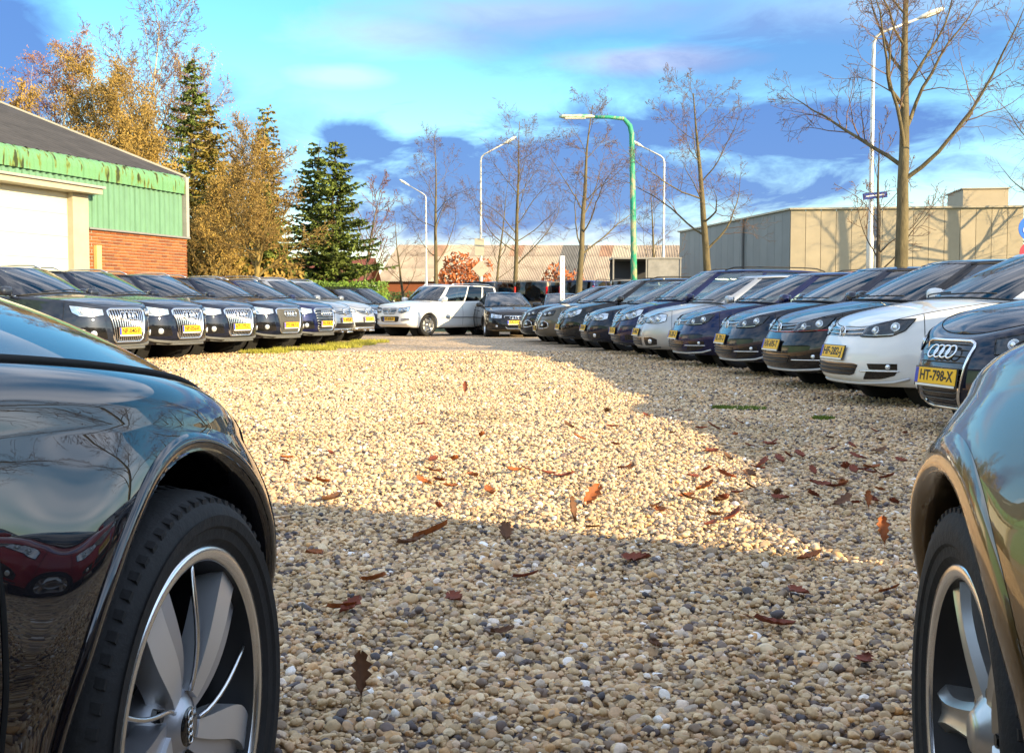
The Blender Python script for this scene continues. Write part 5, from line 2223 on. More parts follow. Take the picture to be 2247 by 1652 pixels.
def bush(name, x, y, sx, sy, sz, n, s, material, label, seed, z0=0.0, stems=True, cat='bush', box=False, rz=0, group=None):
    rng = random.Random(seed)
    root = empty(name, (x, y, 0), rz)
    tag(root, label, cat, group)
    lf = MB()
    for _ in range(n):
        while True:
            a, b, c = rng.uniform(-1, 1), rng.uniform(-1, 1), rng.uniform(0 if box else -1, 1)
            if box:
                if max(abs(a), abs(b), c) > .55 and rng.random() < .9:
                    break
            else:
                q = math.sqrt(a * a + b * b + c * c)
                if q < 1 + .18 * math.sin(5 * a + 3 * b) * math.cos(4 * c) and (q > .45 or rng.random() < .4):
                    break
        zz = z0 + (c * sz if box else (c + 1) * sz / 2)
        p = Vector((a * sx / 2 + rng.gauss(0, .03), b * sy / 2 + rng.gauss(0, .03), max(.02, zz + rng.gauss(0, .03))))
        u = Vector((rng.gauss(0, 1), rng.gauss(0, 1), rng.gauss(0, 1))).normalized() * s * rng.uniform(.6, 1.3)
        w = u.orthogonal().normalized() * s * .5
        k = len(lf.v)
        lf.v += [tuple(p - u), tuple(p + w), tuple(p + u), tuple(p - w)]
        lf.f.append((k, k + 1, k + 2, k + 3))
    tag(lf.build('foliage', material, root), kind='stuff')
    if stems:
        st = MB()
        for _ in range(16):
            a = rng.uniform(0, 2 * PI)
            e = Vector((math.cos(a) * sx * .4 * rng.random(), math.sin(a) * sy * .4 * rng.random(), z0 + sz * rng.uniform(.6, .98)))
            st.tube([(e.x * .15, e.y * .15, 0), (e.x * .6, e.y * .6, e.z * .5), e], [.03, .018, .006], 4, caps=False)
        tag(st.build('stem', 'bark_dark', root, True), kind='stuff')
    return root


SG = 'bare street trees along the road'
UPR = dict(STREET, n=[19, 12, 7, 3], rr=[.46, .45, .5, .6], ang=[(28, 52), (25, 55), (30, 60), (30, 60)], ratio=[.37, .42, .46, .5], start=[.36, .2, .12, .1])
WIDE = dict(STREET, ang=[(48, 78), (30, 62), (30, 65), (30, 60)], ratio=[.44, .42, .46, .5], start=[.36, .2, .12, .1], trop=[.02, .05, .04, .03, .02])
tree('street_tree', 8.05, 24.2, 9.6, .165, 21, 'largest bare street tree, thick trunk beside the tall lamp post', UPR, lean=(.015, 0), group=SG)
tree('street_tree', 6.2, 36.5, 7.6, .16, 33, 'wide spreading bare street tree in front of the grey building side', WIDE, lean=(0, 0), group=SG)
tree('street_tree', 2.35, 42.5, 8.5, .145, 8, 'tall bare street tree just behind the green lamp head', lean=(.03, 0), group=SG)
tree('street_tree', .1, 50.5, 9.0, .125, 14, 'slim bare street tree right of the diamond sign', lean=(.02, 0), group=SG)
tree('street_tree', -3.6, 55.5, 9.0, .125, 52, 'bare street tree in front of the left part of the barn roof', lean=(0, 0), group=SG)
THIN = dict(STREET)
THIN.update(n=[12, 7, 5, 2], ratio=[.36, .4, .45, .5], rmin=.006)
tree('young_tree', -5.3, 59.5, 5.6, .09, 61, 'small leaning young tree before the barn end', THIN, lean=(-.12, 0), maxl=3, cat='tree')
tree('young_tree', -.9, 60.5, 7.5, .09, 62, 'thin young tree behind the diamond sign pole', THIN, lean=(.03, 0), maxl=3)
tree('young_tree', 6.4, 52.5, 6.6, .10, 63, 'thin young tree beside the pale lamp post, before the barn', THIN, maxl=3)
tree('young_tree', 8.7, 27.5, 5.2, .085, 64, 'thin dark young tree left of the largest street tree', THIN, bark='bark_dark', maxl=3)
tree('street_tree', 10.6, 17.0, 9.5, .19, 71, 'bare street tree whose branch tips hang in at the top right corner', group=SG)
tree('shade_tree', 27.9, 55.0, 12.0, .30, 81, 'bare tree outside the picture casting branch shadows on beige panels', maxl=3, group='trees beside the beige wall')
tree('shade_tree', 24.9, 53.5, 13.0, .24, 82, 'second bare tree outside the picture shading the beige panels', maxl=3, group='trees beside the beige wall')
# far trees behind the flat roof
FR = dict(FINE)
FR.update(n=[16, 8, 5, 2], rmin=.012)
tree('birch_tree', 34.5, 92, 9.2, .14, 91, 'pale bare birch standing behind the flat roof', FR, 'birch_bark', 'twig_red', maxl=3)
tree('bare_tree', 27, 95, 6.8, .12, 92, 'low bare tree top peeping over the beige roof edge', FR, twig='twig_red', maxl=3)
tree('bare_tree', 39.0, 88, 9.5, .2, 93, 'bare bushy tree at the far right behind the blue sign', FR, twig='twig', maxl=3)

# woodland behind the warehouse
GG = 'woodland behind the warehouse'
tree('birch_tree', -21.0, 54, 12.4, .15, 101, 'leftmost reddish birch above the warehouse roof', FINE, 'birch_bark', 'twig_red', buds='bud_red', bud_n=9000, bud_s=.055, group=GG)
tree('birch_tree', -18.6, 56, 14.6, .17, 102, 'tallest bare birch with pale forked trunk above the roof', FINE, 'birch_bark', 'twig_red', lean=(.03, 0), maxl=4, group=GG)
tree('golden_tree', -18.2, 50, 10.4, .15, 103, 'golden brown leafy tree among the birches above the roof', FINE, 'bark_gold', 'twig_gold', buds='bud_gold', bud_n=13000, bud_s=.065, group=GG)
tree('birch_tree', -15.6, 52, 11.0, .15, 104, 'white trunked birch left of the tall spruce', FINE, 'birch_bark', 'twig_red', lean=(.08, 0), buds='bud_gold', bud_n=7000, bud_s=.05, group=GG)
spruce('spruce_tree', -13.3, 49, 11.4, 2.5, 111, 'tallest spruce left of centre with dense green top', 'needle', .1, 1.3, group=GG)
tree('golden_tree', -13.9, 45, 7.4, .13, 105, 'dense golden brown tree behind the warehouse corner', FINE, 'bark_gold', 'twig_gold', buds='bud_gold', bud_n=13000, bud_s=.065, group=GG)
tree('golden_tree', -11.3, 43.5, 5.8, .13, 108, 'tall golden brown tree between the spruce and the rounded oak', FINE, 'bark_gold', 'twig_gold', buds='bud_gold', bud_n=9000, bud_s=.055, group=GG)
tree('golden_tree', -20.5, 48, 9.2, .13, 109, 'low golden tree at the left edge just over the roof', FINE, 'bark_gold', 'twig_gold', buds='bud_gold', bud_n=11000, bud_s=.065, group=GG)
tree('golden_tree', -15.9, 48.5, 9.6, .13, 110, 'golden tree between the birches and the tallest spruce', FINE, 'bark_gold', 'twig_gold', buds='bud_gold', bud_n=10000, bud_s=.06, group=GG)
spruce('larch_tree', -11.9, 46, 9.0, 2.6, 112, 'golden larch between the two spruces', 'needle_gold', .1, 1.0, 'bark_gold', group=GG)
spruce('spruce_tree', -10.9, 53, 10.0, 1.5, 113, 'sparse topped spruce with open upper branches', 'needle_gold', .15, .7, 'bark_gold', .35, group=GG)
spruce('spruce_tree', -11.7, 55, 10.2, 1.4, 114, 'second sparse spruce behind the golden larch', 'needle', .15, .7, 'bark_dark', .35, group=GG)
tree('golden_tree', -8.75, 40, 6.7, .13, 106, 'rounded bare oak with sunlit golden trunk left of the hedge', dict(FINE, n=[34, 14, 8, 3], start=[.30, .12, .1, .1], ratio=[.36, .42, .42, .5], ang=[(30, 72), (25, 55), (30, 60), (30, 60)]), 'bark_gold', 'twig_gold', buds='bud_gold', bud_n=3500, bud_s=.045, group=GG)
spruce('spruce_tree', -8.5, 50.5, 8.1, 2.3, 115, 'green spruce with a twin top, left of the pair', 'needle', .14, 1.2, group=GG)
spruce('spruce_tree', -7.35, 49, 7.9, 2.5, 116, 'green conical spruce nearest the barn roof', 'needle', .14, 1.4, group=GG)
spruce('spruce_tree', -10.0, 47, 6.0, 2.4, 117, 'low dark spruce behind the rounded oak', 'needle', .08, 1.0, group=GG)
tree('bare_tree', -8.1, 63, 7.5, .12, 107, 'faint bare tree right of the conical spruce', FR, twig='twig_red', maxl=3, group=GG)
bush('undergrowth', -11.5, 46, 7, 2.5, 3.0, 5200, .13, 'bud_gold', 'tangled brown undergrowth below the conifers', 121, group=GG)
bush('undergrowth', -7.6, 52, 5, 2, 1.7, 2200, .12, 'hedge_dark', 'dark shrubs at the feet of the spruces', 122, group=GG)
bush('laurel_hedge', -6.75, 47.2, 3.4, 1.2, 1.95, 6500, .065, 'hedge_leaf', 'bright green clipped hedge behind the silver cars', 123, box=True, cat='hedge')
bush('low_hedge', -3.6, 62, 6.0, 1.0, 1.75, 3800, .085, 'hedge_dark', 'low dark hedge running along the barn behind the white car', 124, box=True, cat='hedge')
bush('beech_bush', -2.35, 57, 3.0, 1.6, 3.6, 1500, .13, 'beech_leaf', 'rust coloured beech bush behind the diamond sign', 125)
bush('beech_bush', 2.0, 47, 2.0, 1.2, 2.7, 700, .11, 'beech_leaf', 'small rust coloured bush at the foot of a street tree', 126)

# ------------------------------------------------------------------ lamp posts and signs
mat('galvanised', (.62, .60, .54), .45, .5, var=.1, scale=4)
mat('lamp_head', (.78, .75, .66), .5)


def peel_material():
    m = mat('peeling_green', (.02, .30, .17), .6, col2=(.42, .36, .20), scale=5.0, stretch=(1, 1, .35), bump=.3)
    m.node_tree.nodes['Color Ramp'].color_ramp.elements[0].position = .50
    m.node_tree.nodes['Color Ramp'].color_ramp.elements[1].position = .62
    return m


peel_material()


def lamp_post(x, y, h, side, arm, rise, label, r=.085, material='galvanised', head=.62, square=False, lean=0.0):
    root = empty('lamp_post', (x, y, 0))
    tag(root, label, 'lamp post', 'street lamp posts')
    a = Vector((side, -.12, 0)).normalized()
    top = Vector((lean, 0, h))
    if square:
        pts = [Vector((lean * .0, 0, 0)), Vector((lean * .5, 0, h * .5)), top - Vector((0, 0, .45)), top - Vector((0, 0, .2)) + a * .06, top + a * .24, top + a * (arm * .6) + Vector((0, 0, rise)), top + a * arm + Vector((0, 0, rise * .8))]
        rad = [r, r * .85, r * .75, r * .72, r * .6, r * .5, r * .5]
    else:
        pts = [Vector((0, 0, 0)), Vector((0, 0, h * .35)), Vector((0, 0, h * .36)), Vector((0, 0, h - .25)), Vector((0, 0, h - .08)) + a * .05, top + a * .18 + Vector((0, 0, .03)), top + a * arm + Vector((0, 0, rise))]
        rad = [r, r, r * .72, r * .5, r * .45, r * .42, r * .36]
    MB().tube(pts, rad, 10).build('pole', material, root, True)
    e = pts[-1]
    d = (pts[-1] - pts[-2]).normalized()
    M = Matrix((d, Vector((0, 0, 1)).cross(d).normalized(), Vector((0, 0, 1)))).transposed().to_4x4()
    M.translation = e
    hb = MB()
    v, f = [], []
    secs = [(-.05, .04, .03), (.08, .09, .07), (.25, .13, .09), (head - .1, .12, .075), (head, .05, .03)]
    for (u, w, hh) in secs:
        for k in range(10):
            an = 2 * PI * k / 10
            v.append(M @ Vector((u, w * math.cos(an), (hh if math.sin(an) > 0 else hh * .55) * math.sin(an))))
    for q in range(len(secs) - 1):
        for k in range(10):
            f.append((q * 10 + k, q * 10 + (k + 1) % 10, (q + 1) * 10 + (k + 1) % 10, (q + 1) * 10 + k))
    f += [tuple(range(9, -1, -1)), tuple(range(40, 50))]
    hb.add(v, f)
    ho = hb.build('lamp_head', 'lamp_head' if not square else 'peeling_head', root, True)
    lb = MB().box(M @ Vector((head * .55, 0, -.045)), (head * .6, .17, .03), M.to_3x3(), bev=.01)
    lb.build('lens', 'white_trim', ho)
    return root


mat('peeling_head', (.70, .66, .50), .6, col2=(.10, .33, .20), scale=6)
lamp_post(3.72, 35.2, 6.55, -1, 1.15, .04, 'peeling green lamp post with a bent over arm', .105, 'peeling_green', 1.05, True, lean=-.13)
lp1 = lamp_post(8.8, 28.7, 7.55, 1, 1.05, .34, 'tallest pale lamp post beside the largest street tree', .085)
lp2 = lamp_post(6.75, 52, 7.6, -1, 1.0, .42, 'pale lamp post just right of the green one')
lp3 = lamp_post(-1.36, 51, 7.55, 1, 1.0, .45, 'pale lamp post carrying the diamond sign')
lp4 = lamp_post(-5.0, 68, 7.5, -1, 1.0, .5, 'most distant pale lamp post, arm to the left')

mat('sign_cream', (.45, .42, .33), .5)
mat('sign_blue', (.01, .03, .22), .4)
mat('sign_cycle_blue', (.01, .13, .62), .35)
mat('sign_red', (.55, .02, .05), .4)
mat('sign_back', (.10, .105, .12), .5, .4)

sn = empty('street_name_sign', (8.8, 28.6, 3.45))
tag(sn, 'dark blue street name plate on the tallest lamp post', 'sign')
MB().box((.03, -.13, .18), (.60, .012, .15), Matrix.Rotation(math.radians(-6), 3, 'Y'), bev=.004).build('plate', 'sign_blue', sn)
MB().box((0, -.105, .18), (.05, .04, .10)).build('bracket', 'galvanised', sn)
MB().box((.03, -.138, .182), (.44, .003, .028), Matrix.Rotation(math.radians(-6), 3, 'Y')).build('lettering', 'white_trim', sn)
ds = empty('diamond_sign', (-1.36, 50.85, 2.6))
tag(ds, 'pale diamond shaped sign on a lamp post', 'sign')
Mx = Matrix.Translation((0, 0, 0)) @ Matrix.Rotation(PI / 2, 4, 'X')
MB().prism([(0, .38), (.38, 0), (0, -.38), (-.38, 0)], Mx, .02).build('plate', 'sign_cream', ds)
MB().box((0, .06, 0), (.12, .06, .10)).build('bracket', 'galvanised', ds)
rs_ = empty('rectangular_sign', (-1.42, 50.85, 3.45))
tag(rs_, 'pale rectangular sign above the diamond one', 'sign')
MB().box((0, 0, .1), (.42, .02, .75), bev=.006).build('plate', 'sign_cream', rs_)
MB().box((.03, .06, .1), (.10, .06, .10)).build('bracket', 'galvanised', rs_)
bs = empty('round_sign', (9.33, 30, 0))
tag(bs, 'round traffic sign seen almost edge-on beside the tall lamp', 'sign')
Md = Matrix.Translation((0, 0, 3.08)) @ Matrix.Rotation(math.radians(82), 4, 'Z') @ Matrix.Rotation(PI / 2, 4, 'X')
MB().lathe([(0, 0), (.38, 0), (.38, .02), (0, .02)], 28, Md).build('plate', 'sign_back', bs)
MB().tube([(.03, .03, 0), (.03, .03, 3.5)], .03, 8).build('post', 'galvanised', bs, True)
MB().box((0, 0, 2.52), (.05, .36, .2)).build('plate', 'sign_back', bs)
cs = empty('cycle_path_sign', (12.41, 28, 0))
tag(cs, 'round blue cycle path sign at the right edge with red sign below', 'sign')
Md = Matrix.Translation((0, -.05, 2.80)) @ Matrix.Rotation(PI / 2, 4, 'X')
MB().lathe([(0, 0), (.30, 0), (.30, .02), (0, .02)], 32, Md).build('plate', 'sign_cycle_blue', cs)
bk = MB()
T = lambda u, v: (u, -.076, 2.80 + v)
for cx in (-.12, .12):
    bk.tube([T(cx + .075 * math.cos(2 * PI * q / 16), -.04 + .075 * math.sin(2 * PI * q / 16)) for q in range(16)], .010, 5, closed=True)
bk.tube([T(-.12, -.04), T(-.05, .06), T(.08, .06), T(.12, -.04)], .010, 5)
bk.tube([T(-.05, .06), T(.0, -.04), T(.08, .06), T(.07, .10), T(.11, .11)], .010, 5)
bk.tube([T(-.12, -.04), T(0, -.04), T(-.06, .10)], .010, 5)
bk.build('bicycle_symbol', 'white_trim', cs, True)
Md = Matrix.Translation((0, -.05, 2.22)) @ Matrix.Rotation(PI / 2, 4, 'X')
MB().lathe([(0, 0), (.26, 0), (.26, .02), (.18, .021), (0, .021)], 32, Md).build('plate', 'sign_red', cs)
MB().tube([(0, 0, 0), (0, 0, 3.15)], .03, 8).build('post', 'galvanised', cs, True)

wpst = MB().box((0, 0, 1.2), (.14, .07, 2.4), bev=.012)
o = wpst.build('white_post', 'white_trim', None, loc=(1.45, 33.6, 0))
tag(o, 'square white post standing among the parked cars', 'post')
for k in range(6):
    h_ = MB().lathe([(0, .002), (.014, .002), (.014, 0)], 10, Matrix.Translation((0, -.036, 2.25 - .22 * k)) @ Matrix.Rotation(PI / 2, 4, 'X'))
    h_.build('hole', 'gap', o)
# fence wire and rail beside the hedge
fe = empty('wire_fence', (-6.75, 46.3, 0))
tag(fe, 'thin white rail fence in front of the green hedge', 'fence')
for k in range(4):
    MB().tube([(-2 + k * 1.35, 0, 0), (-2 + k * 1.35, 0, 1.2)], .025, 6).build('post', 'white_trim', fe, True)
MB().tube([(-2, 0, 1.12), (2.05, 0, 1.12)], .022, 6).build('rail', 'white_trim', fe, True)


# ------------------------------------------------------------------ parked cars
def hv(deg):
    return Vector((math.cos(math.radians(deg)), math.sin(math.radians(deg))))


def nose_at(model, fx, fy, heading, *a, **k):
    h = hv(heading)
    return place_car(model, fx - h.x * model.P['xf'], fy - h.y * model.P['xf'], heading, *a, **k)


M_suv_v = model_suv(True)
M_suv_h = model_suv(False)
M_suv_m = model_suv(False, True)
M_round = model_suv_round()
M_boxy = model_boxy()
M_sedan = model_sedan()
M_coupe = model_coupe()
M_golf = model_golf7()
M_gti = model_golf7(True)
M_golf5 = model_golf5()
M_mpv = model_mpv(1.64)
M_bcl = model_mpv(1.58)
M_bcl.badge('star', .70, .06)
M_chr = model_hatch_chrome()
M_van = model_van()

LG = 'cars parked in the left row'
LH = 338
nose_at(M_suv_v, -5.92, 18.0, LH + 2.0, 'paint_slate', 'dark grey blue off-roader behind the foreground black bonnet, plate half hidden', plate='NP-040-F', group=LG)
nose_at(M_suv_v, -5.58, 20.2, LH + 2.0, 'paint_black_blue', 'black off-roader with upright chrome grille and plate NP-056-K', plate='NP-056-K', group=LG)
nose_at(M_suv_v, -5.19, 22.3, LH + -2.0, 'paint_black_blue', 'black off-roader with upright chrome grille and plate NT-177-C', plate='NT-177-C', group=LG)
nose_at(M_suv_m, -4.68, 24.6, LH + -1.8, 'paint_black_blue', 'dark off-roader with grey mesh grille in a bright frame', plate='PX-067-J', group=LG)
nose_at(M_suv_h, -4.31, 27.0, LH + 1.5, 'paint_navy', 'dark blue off-roader with horizontal chrome grille bars', plate='PH-928-P', group=LG)
nose_at(M_round, -4.16, 29.3, LH + 1.0, 'paint_silver', 'silver off-roader half hidden beside the dark blue one', plate='V-802-P', group=LG)
nose_at(M_round, -3.87, 31.5, LH + 0.7, 'paint_silver', 'silver off-roader with diamond badge and chrome bumper guard', plate='XV-654-S', group=LG)
nose_at(M_bcl, -4.15, 40.2, LH + -0.8, 'paint_slate', 'slate grey people carrier between silver off-roader and white one', plate='GV-207-D', group=LG)
nose_at(M_mpv, -3.7, 42.7, LH + 0.5, 'paint_dark_grey', 'dark people carrier just behind the white off-roader', plate='GV-207-D', group=LG)

_h = 228
_c = Vector((-2.66, 37.2)) - Matrix.Rotation(math.radians(_h), 2) @ Vector((1.378, .90))
place_car(M_boxy, _c.x, _c.y, _h, 'paint_white', 'white boxy off-roader at the end of the gravel lane', plate='67-608-P')
nose_at(M_sedan, .12, 35.6, 279, 'paint_black', 'black saloon facing the camera at the end of the lane', plate='PA-718-B')
nose_at(M_sedan, 1.95, 38.0, 274, 'paint_dark_grey', 'dark grey estate just right of the black saloon', plate='NL-512-G')

RG = 'cars parked in the right row'
RH = 186
nose_at(M_coupe, 2.97, 8.1, 190, 'paint_black_blue', 'dark blue coupe with large framed grille and plate HT-798-X', plate='HT-798-X', group=RG)
nose_at(M_golf, 3.0, 10.9, RH + 0.5, 'paint_white', 'white hatchback with plate HF-282-J in the right row', plate='HF-282-J', group=RG)
nose_at(M_gti, 2.91, 13.1, RH + 0.4, 'paint_black', 'black sporty hatchback with red line across its grille', plate='HX-695-T', group=RG)
nose_at(M_golf, 2.78, 15.6, RH + -1.5, 'paint_black_blue', 'dark hatchback next to the sporty black one, silver lip', plate='HL-701-S', group=RG)
nose_at(M_golf, 2.48, 18.0, RH + -0.3, 'paint_navy', 'dark blue hatchback beside the silver hatchback', plate='HL-281-Z', group=RG)
nose_at(M_golf5, 2.15, 20.3, RH + -0.5, 'paint_silver', 'silver hatchback in the middle of the right row', plate='JR-440-K', group=RG)
nose_at(M_mpv, 1.94, 22.5, RH + 1.0, 'paint_navy', 'dark blue people carrier with paper on its dashboard', plate='NL-512-G', group=RG)
nose_at(M_golf5, 1.49, 24.6, RH + 2.2, 'paint_black_blue', 'dark blue hatchback beyond the blue people carrier', plate='KB-338-H', group=RG)
nose_at(M_bcl, 1.05, 27.0, RH + 2.0, 'paint_black', 'black tall hatchback with slatted chrome grille', plate='GV-207-D', group=RG)
nose_at(M_chr, .57, 29.2, RH + 0.2, 'paint_taupe', 'grey brown hatchback with chrome ringed fog lights', plate='KT-381-B', group=RG)
nose_at(M_chr, .21, 31.4, RH + -0.2, 'paint_dark_grey', 'farthest dark hatchback of the right row, chrome ringed fog lights', plate='KT-384-B', group=RG)
# standing just outside the picture: they shade the gravel and show in the black paint
nose_at(M_suv_h, 3.45, 2.85, RH, 'paint_black', 'black off-roader nearest the bronze car, outside the picture', plate='KT-381-B', group=RG)
nose_at(M_golf5, 3.25, 5.4, RH, 'paint_red', 'red hatchback beside the dark blue coupe, outside the picture', plate='KB-338-H', group=RG)
place_car(model_tall_van(), 4.7, -.95, 85.5, 'paint_dark_grey', 'tall dark van parked beside the bronze car, outside the picture', cat='van', name='parked_van')
place_car(M_mpv, 7.5, -1.0, 85.5, 'paint_slate', 'slate people carrier beyond the tall van, outside the picture')

# vehicles behind the rows
BG = 'vehicles in the back row'
for (x, y, hd, p, lb, mdl) in (
        (-.35, 47.5, 62, 'paint_dark_grey', 'dark van behind the white off-roader, leftmost of the back row', M_van),
        (1.7, 46.5, 62, 'paint_taupe', 'grey brown van second in the back row', M_van),
        (3.4, 45.5, 62, 'paint_navy', 'dark blue van behind the white post', M_van),
        (5.3, 44.0, 58, 'paint_beige', 'pale beige van with upright red tail lights', M_van),
        (8.2, 41.5, 20, 'paint_silver', 'silver van roof showing over the middle of the right row', M_van),
        (9.6, 33.5, 172, 'paint_red', 'red van whose sunlit roof shows before the grey building', M_van)):
    place_car(mdl, x, y, hd, p, lb, cat='van', group=BG, name='parked_van')
mat('trailer_dark', (.03, .03, .035), .6)
mat('trailer_grey', (.26, .25, .23), .6, var=.2, scale=3)
tb = empty('box_trailer', (5.75, 50.5, 0))
tag(tb, 'grey open sided box trailer behind the green lamp post', 'trailer')
MB().box((0, 0, 1.75), (2.9, 1.6, .12)).build('floor', 'trailer_dark', tb)
MB().box((0, 0, 3.02), (2.95, 1.7, .07)).build('roof', 'trailer_grey', tb)
MB().box((.75, -.78, 2.4), (1.4, .05, 1.16)).build('side_panel', 'trailer_grey', tb)
MB().box((0, .78, 2.4), (2.9, .05, 1.16)).build('back_panel', 'trailer_dark', tb)
for x in (-1.43, -.02, 1.43):
    MB().box((x, -.8, 2.4), (.06, .07, 1.18)).build('post', 'trailer_grey', tb)
for x in (-.6, .5):
    for y in (-.7, .7):
        MB().lathe([(.02, -.1), (.33, -.1), (.36, 0), (.33, .1), (.02, .1)], 24, Matrix.Translation((x, y, .36)) @ Matrix.Rotation(PI / 2, 4, 'X')).build('wheel', 'rubber', tb, True)
MB().box((0, 0, 1.2), (2.6, .9, .9)).build('chassis', 'trailer_dark', tb)


# ------------------------------------------------------------------ the two cars in the foreground
class HeroCar(Car):
    def wheels(s):
        P = s.P
        wr, rr, w = P['wr'], P['rimr'], P['tyrew']
        h = w / 2
        ty = MB().lathe([(rr - .012, -h * .80), (rr + .030, -h), (wr - .035, -h * .99), (wr - .012, -h * .9), (wr, -h * .6), (wr, h * .52), (wr - .002, h * .66), (wr - .006, h * .76), (wr - .013, h * .86),
                         (wr - .024, h * .94), (wr - .040, h * .985), (rr + .045, h * 1.0), (rr + .030, h * .985), (rr + .026, h * .95), (rr + .012, h * .93), (rr + .003, h * .86), (rr - .012, h * .80)], 128)
        tread = MB()
        nt = 72
        for k in range(nt):
            a = 2 * PI * k / nt
            for (x0, x1, sk) in ((.30, .93, .35), (-.22, .24, -.25), (-.9, -.30, .35)):
                v = []
                for q, xx in enumerate((x0, x1)):
                    for (da, dr) in ((-.024, -.004), (-.020, .0045), (.020, .0045), (.024, -.004)):
                        rr_ = wr + dr - (.016 if abs(xx) > .8 else 0)
                        an = a + da + sk * (xx - x0) * .12
                        v.append((rr_ * math.cos(an), rr_ * math.sin(an), xx * h * .97))
                tread.add(v, [(0, 1, 5, 4), (1, 2, 6, 5), (2, 3, 7, 6), (0, 3, 2, 1), (4, 5, 6, 7)])
        ty.add(tread.v, tread.f)
        tyre = shade_auto(ty.mesh('tyre', 'rubber', True), 30)
        style = P['style']
        barrel = MB().lathe([(rr - .05, -h * .75), (rr - .045, h * .10), (rr - .030, h * .40), (rr - .022, h * .60), (rr - .019, h * .82)], 96).mesh('wheel', 'rim_dark', True)
        lip = MB().lathe([(rr - .019, h * .82), (rr - .017, h * .86), (rr - .012, h * .885), (rr - .001, h * .89), (rr + .004, h * .85), (rr + .004, h * .80)], 128).mesh('rim_lip', 'rim_bright', True)
        zt = h * .78
        face = MB()
        arm_parts = []
        if style == 'blade':
            # broad stepped blade sweeping from the hub to the rim, with a thin rib beside it
            def pol(r, a, z):
                return Vector((r * math.cos(a), r * math.sin(a), z))
            n = 10
            up_, low, rib, edge = MB(), MB(), MB(), MB()
            R0, R1 = .048, rr - .016

            def blade(mb, a_in0, a_in1, a_out0, a_out1, z_in, z_out, th, r1=R1, swp=.10):
                v = []
                for q in range(n + 1):
                    t = q / n
                    r = R0 + (r1 - R0) * t
                    sw = swp * math.sin(t * PI)
                    b0 = a_in0 + (a_out0 - a_in0) * t ** .75 + sw
                    b1 = a_in1 + (a_out1 - a_in1) * t ** .75 + sw
                    z = z_in + (z_out - z_in) * t + .012 * math.sin(t * PI)
                    v += [pol(r, b0, z - th), pol(r, b0, z), pol(r, b1, z), pol(r, b1, z - th)]
                f = []
                for q in range(n):
                    for e in range(3):
                        f.append((q * 4 + e, (q + 1) * 4 + e, (q + 1) * 4 + e + 1, q * 4 + e + 1))
                f += [(0, 1, 2, 3), (n * 4 + 3, n * 4 + 2, n * 4 + 1, n * 4)]
                mb.add(v, f)
            D = math.radians
            blade(up_, D(-6), D(24), D(3), D(16), zt - .010, zt - .003, .040)
            blade(low, D(-28), D(-5), D(-9), D(3.5), zt - .017, zt - .014, .040, R1 - .004)
            v = []
            pts = []
            for q in range(12):
                t = q / 11
                pts.append(pol(R0 + (rr - .014 - R0) * t, D(-44) + D(16) * t + .14 * math.sin(t * PI), zt - .010 + .012 * math.sin(t * PI)))
            rib.tube(pts, .0036, 6)
            arm_parts = [('spoke', shade_auto(up_.mesh('spoke', 'rim_face', True), 30)), ('spoke', shade_auto(low.mesh('spoke', 'rim_grey', True), 30)), ('spoke_rib', rib.mesh('spoke_rib', 'rim_bright', True))]
        else:
            sp = MB()
            n = 10
            v = []
            for q in range(n + 1):
                t = q / n
                r = .035 + (rr - .018 - .035) * t
                wd = .040 - .014 * math.sin(t * PI * .8) + .020 * max(0, t - .75) * 4 * .5
                z = zt - .022 + .020 * math.sin(t * PI * .55)
                for (sy, dz) in ((-1, -.055), (-.92, -.012), (-.55, 0), (-.18, -.006), (.18, -.006), (.55, 0), (.92, -.012), (1, -.055)):
                    v.append((r, sy * wd, z + dz))
            f = []
            for q in range(n):
                for e in range(7):
                    f.append((q * 8 + e, (q + 1) * 8 + e, (q + 1) * 8 + e + 1, q * 8 + e + 1))
            sp.add(v, f)
            arm_parts = [('spoke', shade_auto(sp.mesh('spoke', 'rim_silver', True), 35))]
        hub = MB().lathe([(.0, zt - .006), (.028, zt - .006), (.031, zt - .010), (.048, zt - .020), (.062, zt - .034), (.068, zt - .075), (.068, -.02)], 40).mesh('hub', 'rim_grey' if style == 'blade' else 'rim_silver', True)
        capm = MB()
        for k in range(4):
            c = (k - 1.5) * .0105
            capm.tube([(c + .0068 * math.cos(2 * PI * q / 16), .0068 * math.sin(2 * PI * q / 16), zt - .003) for q in range(16)], .0012, 5, closed=True)
        capm = capm.mesh('badge', 'chrome', True)
        cap0 = MB().lathe([(0, zt - .0045), (.026, zt - .0045), (.028, zt - .008)], 32).mesh('hub_cap', 'gloss_black' if style == 'blade' else 'rim_silver', True)
        bolt = MB().lathe([(0, 0), (.009, 0), (.009, -.006), (.012, -.012)], 6).mesh('wheel_bolt', 'gloss_black', False)
        disc = MB().lathe([(.04, -.012), (.155, -.012), (.155, .012), (.04, .012), (.075, .02), (.06, .03)], 64).mesh('brake_disc', 'brake_steel', False)
        cal = MB()
        for q in range(1):
            cal.lathe([(.10, -.03), (.168, -.03), (.168, .035), (.10, .035)], 12, None, math.radians(150), math.radians(205))
        calm = cal.mesh('brake_caliper', 'grey_plastic', False)
